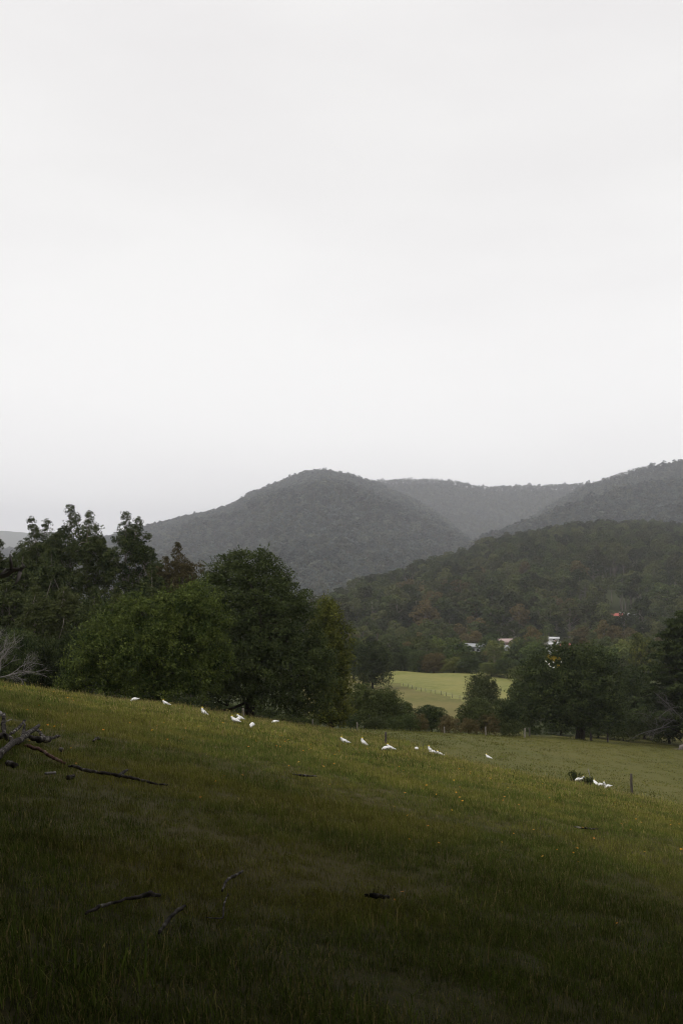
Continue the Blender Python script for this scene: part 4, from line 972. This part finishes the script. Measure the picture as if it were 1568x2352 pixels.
limb_thing('fallen_branch', 'thin dark fallen branch continuing right of the reddish one, forked near its end', 'branch', [
 ([(430, 770, .03), (480, 782, .05), (540, 806, .05), (640, 822, .05), (750, 838, .05), (830, 852, .05), (900, 866, .04), (960, 878, .03), (1050, 886, .03)], [.018, .024, .022, .024, .021, .018, .014], M_log, 0, ''),
 ([(750, 838, .05), (775, 828, .08), (800, 822, .1)], [.03, .015], M_log, 0, 'twig')], 'slender fallen branches')
for lb, pts, rad, mat in [
 ('short curved grey stick in the grass above the middle of the fallen branch', [(585, 598, .02), (605, 588, .05), (630, 590, .04)], [.02, .03, .02], M_log),
 ('small black stub in the grass right of the dead limb', [(378, 652, .02), (392, 675, .06)], [.03, .03], M_post),
 ('short pale stick at the left edge above the dead limb', [(-10, 425, .05), (15, 438, .05)], [.05, .03], M_twig),
 ('thin curled pale bark strip above the dead limb', [(40, 472, .02), (72, 468, .04)], [.02, .012], M_twig),
 ('broken grey wood piece below the dead limb at the left edge', [(40, 760, .03), (75, 768, .05), (105, 772, .03)], [.03, .04, .03], M_log),
 ('small pale chip of wood below the start of the thin branch', [(285, 812, .02), (345, 815, .03)], [.02, .02], M_twig),
 ('dark short stick below the start of the thin branch', [(425, 845, .03), (465, 842, .04)], [.03, .03], M_log)]:
    limb_thing('stick', lb, 'stick', [(pts, rad, mat, 0, '')], 'small sticks on the grass')
K = lambda x, y: ((200 + x * .574) * S_, (3400 + y * .574) * S_)
for lb, pts, rad, mat in [
 ('pale topped branch lying across the dark grass at the bottom left', [(250, 545, .03), (350, 500, .04), (480, 465, .04), (600, 440, .05), (690, 430, .06), (765, 425, .05)], [.008, .012, .009, .013, .019, .012], M_log),
 ('weathered branch slanting up to the right in the darkest grass', [(760, 680, .03), (810, 610, .04), (855, 570, .05), (900, 530, .05), (940, 500, .05)], [.010, .013, .011, .014, .009], M_log),
 ('forked dark branch in the grass near the bottom middle', [(1200, 375, .04), (1225, 320, .06), (1280, 285, .06), (1340, 245, .06)], [.008, .012, .013, .010], M_log),
 ('bent thin twig just below the forked dark branch', [(1090, 552, .02), (1205, 560, .02), (1210, 480, .04), (1240, 405, .05)], [.004, .006, .006, .004], M_log)]:
    limb_thing('stick', lb, 'stick', [(pts, rad, mat, 0, '')], 'branches in the dark grass')
for i, (dx, dy, lb) in enumerate([(700, 1791, 'dark patch of bark litter in the grass mid slope'), (865, 2083, 'thin dark branch almost lost in the dark grass'), (1345, 1912, 'thin pale stick low on the right of the slope')]):
    K = lambda x, y: (dx + x, dy + y)
    limb_thing('stick', lb, 'stick', [([(-28, -3, .03), (-5, 3, .05), (28, 2, .03)], [.012, .025, .012], M_log, 0, '')], 'small sticks on the grass')
# pale stump at the right edge
g = ground(1562, 1724, 60); T = Tubes(); T.add([(0, 0, -.2), (.1, 0, .5), (.9, .1, .75), (1.6, 0, .7)], [.35, .3, .22, .1], 8); T.add([(.1, 0, .1), (-1.2, -.2, .12), (-2.4, 0, .05)], [.14, .04], 6)
tag(link('fallen_log', T.mesh('fallen_log', M_bark_pale), None, g), 'pale fallen log at the right edge under the cypress', 'log')
# bare bleached bush at the left edge of the crest
rs = np.random.default_rng(8); p = np.array((ray(-34, 1500)[0] * 47, 47., 0)); p[2] = float(hgt(p[0], 47)); T = Tubes()
for a in (-.3, 0, .25, .5, .75, 1.0): twigs(T, rs, (0, 0, -.1), unit(np.array((math.sin(a), rs.normal() * .25, math.cos(a)))), 1.0 * rs.uniform(.8, 1.2), .026, 4, .42, 4, .02)
tag(link('bare_bush', T.mesh('bare_bush', M_twig), None, p), 'leafless bleached bush with pale twigs at the left edge of the crest', 'shrub')

# ------------------------------------------------------------------ gum whose bare branch shows; crown and unseen trees added to darken the foreground
def shade_tree(label, x, y, h, lobes, seed, bare=None):
    rs = np.random.default_rng(seed); z = float(hgt(x, y)); root = thing('shade_tree', label, 'tree', (x, y, z), 0, 'trees around the viewpoint'); T = Tubes(); LV = Leaves()
    top = np.array((rs.normal() * .4, rs.normal() * .4, h * .72)); T.add([(0, 0, -.4), (0, 0, .3), (rs.normal() * .15, 0, h * .35), top], [.52, .40, .3, .12], 10)
    for (cx, cyy, czz, r, rz) in lobes:
        c = np.array((cx - x, cyy - y, czz - z)); limb(T, rs, (0, 0, h * rs.uniform(.3, .5)), c, .13, .03, .05)
        lobe(LV, rs, c, (r, r, rz), int(60 * r * r / 9), 24, .8, .44, .1, .3, .5)
        clump(LV, rs, c, (r * .95, r * .95, rz * .8), int(1500 * r * r / 9), .54, 1.2, 0, 0, .3)
    link('trunk', T.mesh('shade_trunk', M_bark_d), root); link('crown', LV.mesh('shade_crown', L_canopy), root)
    if bare:
        Tb = Tubes(); b = lambda dx, dy, d: at(dx, dy, d) - np.array((x, y, z))
        Tb.add([np.array((0, 0, 1.5)), b(-60, 1345, 8.2), b(-10, 1328, 8), b(15, 1322, 8), b(32, 1310, 8), b(43, 1309, 8), b(46, 1318, 8)], [.04, .022, .020, .019, .017, .015, .010], 8)
        Tb.add([b(27, 1313, 8), b(26, 1296, 8), b(23, 1274, 8.1)], [.015, .013, .006], 6); Tb.add([b(2, 1322, 8), b(14, 1310, 8.1), b(26, 1311, 8.1)], [.011, .013, .011], 6)
        Tb.add([b(46, 1316, 8), b(42, 1330, 7.9), b(34, 1344, 7.8)], [.018, .012, .005], 5); Tb.add([b(46, 1316, 8), b(50, 1308, 8), b(56, 1303, 8), b(50, 1292, 8.1)], [.012, .014, .010, .004], 5)
        link('bare_branch', Tb.mesh('bare_branch', M_bark_pale), root)
shade_tree('gum beside the viewpoint whose bare broken branch reaches in at the left edge', -4.9, 7.6, 11, [(-6, 6, 9.0, 4.2, 2.2), (-2, 6.5, 9.6, 4.2, 2.0), (-5, 1, 9, 4.5, 2.4), (-10, 4, 8, 4, 2.4), (-1, 2, 9, 4.4, 2.0)], 71, True)
shade_tree('unseen broad tree added overhead at the right to shade the foreground', 5.6, 2.5, 11, [(3, 6, 9.6, 4.2, 2.0), (7, 6, 8.8, 4.2, 2.2), (4, 1, 9, 4.5, 2.3), (10, 2, 8, 4.2, 2.4), (0, -3, 8.5, 4.5, 2.4)], 72)
shade_tree('unseen tree added close behind the viewpoint to block the sky', -1, -9, 12, [(-4, -7, 8, 4.5, 3), (2, -8, 8.5, 4.6, 3), (-1, -12, 7, 5, 3.5), (6, -9, 6, 4.5, 3.5), (-8, -8, 6, 4.5, 3.5), (0, -9, 4, 5, 3)], 73)

shade_tree('unseen bushy tree added outside the left of the view for shade', -12, 13, 11, [(-11, 12, 4, 4, 3.5), (-13, 16, 5, 4.5, 4), (-12, 9, 6.5, 4.5, 3.5), (-12, 13, 8, 5, 3), (-15, 6, 4, 5, 4), (-8.6, 6, .8, 2.8, 2.8), (-10.5, 10, .6, 2.9, 2.8)], 74)
shade_tree('unseen bushy tree added outside the right of the view for shade', 12, 11, 11, [(11.5, 11, 1.5, 4, 4), (14, 16, 1, 4.5, 4.5), (11, 7, 5, 4.2, 3.5), (12, 11, 6.5, 4.6, 3), (13, 3, 3, 5, 5), (15, 20, 1, 4.5, 4), (8.6, 6, -1, 2.8, 3), (10.8, 10, -2, 2.9, 3)], 75)
shade_tree('unseen low boughed tree added over the left shoulder of the viewpoint for shade', -7, -3, 9, [(-3, -1, 5.4, 3, 1.6), (-7, 2, 5, 3.6, 2.6), (-6, -4, 4, 4, 3), (1, -4, 5, 4, 2.4), (4, -3, 4, 4, 3), (8, -1, 3, 4, 3.5), (-10, -1, 4, 4, 4)], 76)
shade_tree('unseen spreading tree added right of the view for shade, further down the slope', 19, 24, 11, [(19, 24, -1, 5, 4), (18, 28, -2, 5, 4), (17, 20, 2, 4.5, 4), (20, 24, 4, 5.5, 3)], 77)
shade_tree('unseen spreading tree added left of the view for shade, further along the slope', -20, 22, 11, [(-20, 22, 5, 5, 4), (-19, 27, 5, 5, 4), (-19, 18, 7, 4.5, 4), (-21, 22, 9, 5.5, 3)], 78)
# ------------------------------------------------------------------ grass
def tuft(seed, n, hmin, hmax, spread, wid, stems, lean=.5):
    rs = np.random.default_rng(seed); V = []; Qs = []; t = []; k = 0
    for i in range(n + stems):
        st = i >= n; h = rs.uniform(hmin, hmax) * (1.55 if st else 1); a = rs.uniform(0, 6.28); b = rs.normal(size=2) * spread
        ln = h * lean * rs.uniform(.2, 1.2) * (.4 if st else 1); dx, dy = math.cos(a) * ln, math.sin(a) * ln
        sa = rs.uniform(0, 6.28); s = np.array((math.cos(sa), math.sin(sa), 0)) * wid * (.3 if st else rs.uniform(.7, 1.3)) * .5
        p0 = np.array((b[0], b[1], -.02)); p1 = np.array((b[0] + dx * .3, b[1] + dy * .3, h * .6)); p2 = np.array((b[0] + dx, b[1] + dy, h * (1 - .25 * abs(ln) / h)))
        V += [p0 - s, p0 + s, p1 + s * .8, p1 - s * .8, p2 + s * .15, p2 - s * .15]; Qs += [(k, k + 1, k + 2, k + 3), (k + 3, k + 2, k + 4, k + 5)]
        tt = rs.uniform(.55, 1) if st else (rs.uniform(.4, .9) if rs.random() < .12 else abs(rs.normal()) * .12); t += [tt, tt]; k += 6
        if st:
            d = unit(p2 - p1); e = p2 + d * h * .16; s2 = s / (np.linalg.norm(s) + 1e-9) * wid * .45
            V += [p2, (p2 + e) / 2 + s2, e, (p2 + e) / 2 - s2]; Qs += [(k, k + 1, k + 2, k + 3)]; t += [rs.uniform(.7, 1)]; k += 4
    return np_mesh('grass_tuft', V, Qs, L_grass, t)
def tuft2(*a):
    m = tuft(*a); m.materials[0] = L_grass2; return m
TUFTS = [tuft(600 + k, 40, .03, .085, .11, .0055, 0, .9) for k in range(4)] + [tuft(610 + k, 38, .04, .10, .11, .0055, 1, .8) for k in range(2)] + [tuft(620 + k, 30, .05, .12, .11, .0055, 4, .6) for k in range(2)]
TUFTF = [tuft(630 + k, 36, .05, .13, .22, .024, 1) for k in range(3)] + [tuft(640 + k, 28, .07, .15, .22, .022, 7, .4) for k in range(2)]
rg = np.random.default_rng(5)
def spread(y0, y1, dens, pad=1.5, ufrac=.40):
    n = int((y1 - y0) * (y0 + y1) / 2 * 2 * ufrac * dens + (y1 - y0) * 2 * pad * dens); y = np.sqrt(rg.uniform(y0 ** 2, y1 ** 2, n)); x = rg.uniform(-1, 1, n) * (ufrac * y + pad)
    return np.stack([x, y], 1)
P = np.vstack([spread(3.2, 9, 110), spread(9, 18, 60), spread(18, 34, 26), spread(34, 40, 12)])
def lay(name, P, meshes, tall_from, ntall, label, s0, s1, dry, grow=lambda y: 1.0):
    z = hgt(P[:, 0], P[:, 1]); n = len(P)
    pt = wave(P[:, 0], P[:, 1], 7, 91) + .5 * wave(P[:, 0], P[:, 1], 2.2, 92)
    tall = rg.random(n) < np.clip(dry(P) + pt * .25, .02, .95)
    idx = np.where(tall, rg.integers(tall_from, tall_from + ntall, n), rg.integers(0, tall_from, n))
    s = rg.uniform(s0, s1, n) * (1 + .35 * np.clip(pt, -1, 1)) * np.where(rg.random(n) < .012, 1.8, 1) * grow(P[:, 1])
    scatter(name, np.column_stack([P, z]), np.stack([rg.normal(size=n) * .12, rg.normal(size=n) * .12, rg.uniform(0, 6.28, n)], 1), np.stack([s, s, s], 1), idx, meshes, label, 'grass')
lay('near_grass', P, TUFTS, 6, 2, 'tangled green grass with seed stems over the near slope', .55, .95, lambda P: np.full(len(P), .10), lambda y: np.interp(y, [8, 16, 38], [1, 1.15, 1.6]))
P = np.vstack([spread(24, 34, 3), spread(34, 62, 9), spread(62, 90, 4)])
XX = (341 + FPX * P[:, 0] / P[:, 1]) / RES; P = P[P[:, 1] < np.where(XX < 700, 92, BROW(XX) + 4)]
lay('slope_grass', P, TUFTF, 3, 2, 'drier tan tipped grass along the brow of the slope', .8, 1.3, lambda P: np.clip((P[:, 1] - 40) / 36, .06, .6), lambda y: np.interp(y, [26, 60], [.6, .95]))
P = spread(57, 200, .8, 2, .42); XX = (341 + FPX * P[:, 0] / P[:, 1]) / RES
P = P[(XX > 690) & (P[:, 1] > BROW(XX) - 1) & (P[:, 1] < BOUND(XX) + 4)]
TUFTL = [tuft2(650 + k, 34, .03, .07, .42, .035, 0) for k in range(3)] + [tuft2(660, 30, .04, .09, .4, .03, 2)]
lay('paddock_grass', P, TUFTL, 3, 1, 'short smooth grass of the lower paddock', .8, 1.3, lambda P: np.full(len(P), .2))
# wildflowers
fl = []
for k in range(3):
    rs = np.random.default_rng(700 + k); LF = Leaves(); m = 7; a = np.arange(m) / m * 6.28; dr = np.stack([np.cos(a), np.sin(a), np.full(m, .25)], 1)
    LF.add(dr * .008 + (0, 0, .11 + .025 * k), dr, np.tile((0, 0, 1.), (m, 1)), .018, .012, rs.uniform(0, 1, m)); fl.append(LF.mesh('flower', L_flower))
P = np.vstack([spread(8, 16, .25), spread(16, 50, .3)]); n = len(P); s = rg.uniform(.8, 1.5, n) * np.clip(P[:, 1] / 16, 1, 1.7)
scatter('wildflowers', np.column_stack([P, hgt(P[:, 0], P[:, 1])]), np.stack([rg.normal(size=n) * .3, rg.normal(size=n) * .3, rg.uniform(0, 6.28, n)], 1), np.stack([s, s, np.ones(n)], 1), rg.integers(0, 3, n), fl, 'tiny orange and yellow flowers dotted through the grass', 'flowers')

# ------------------------------------------------------------------ air
hm = bpy.data.materials.new('haze_air'); hm.use_nodes = True; hm.node_tree.nodes.clear()
pv = hm.node_tree.nodes.new('ShaderNodeVolumePrincipled'); ho = hm.node_tree.nodes.new('ShaderNodeOutputMaterial')
pv.inputs['Color'].default_value = (.91, .92, 1.0, 1); pv.inputs['Density'].default_value = HAZE; pv.inputs['Anisotropy'].default_value = .1
hm.node_tree.links.new(pv.outputs[0], ho.inputs['Volume'])
zmax = 0
for o in bpy.data.objects:
    if o.type == 'MESH' and o.get('kind') == 'structure': zmax = max(zmax, max(v.co.z for v in o.data.vertices))
tag(link('haze', np_mesh('haze', *box(-13400, 13400, -13400, 13400, -125, zmax + 40), hm)), 'thin grey haze filling the valley', None, None, 'stuff')
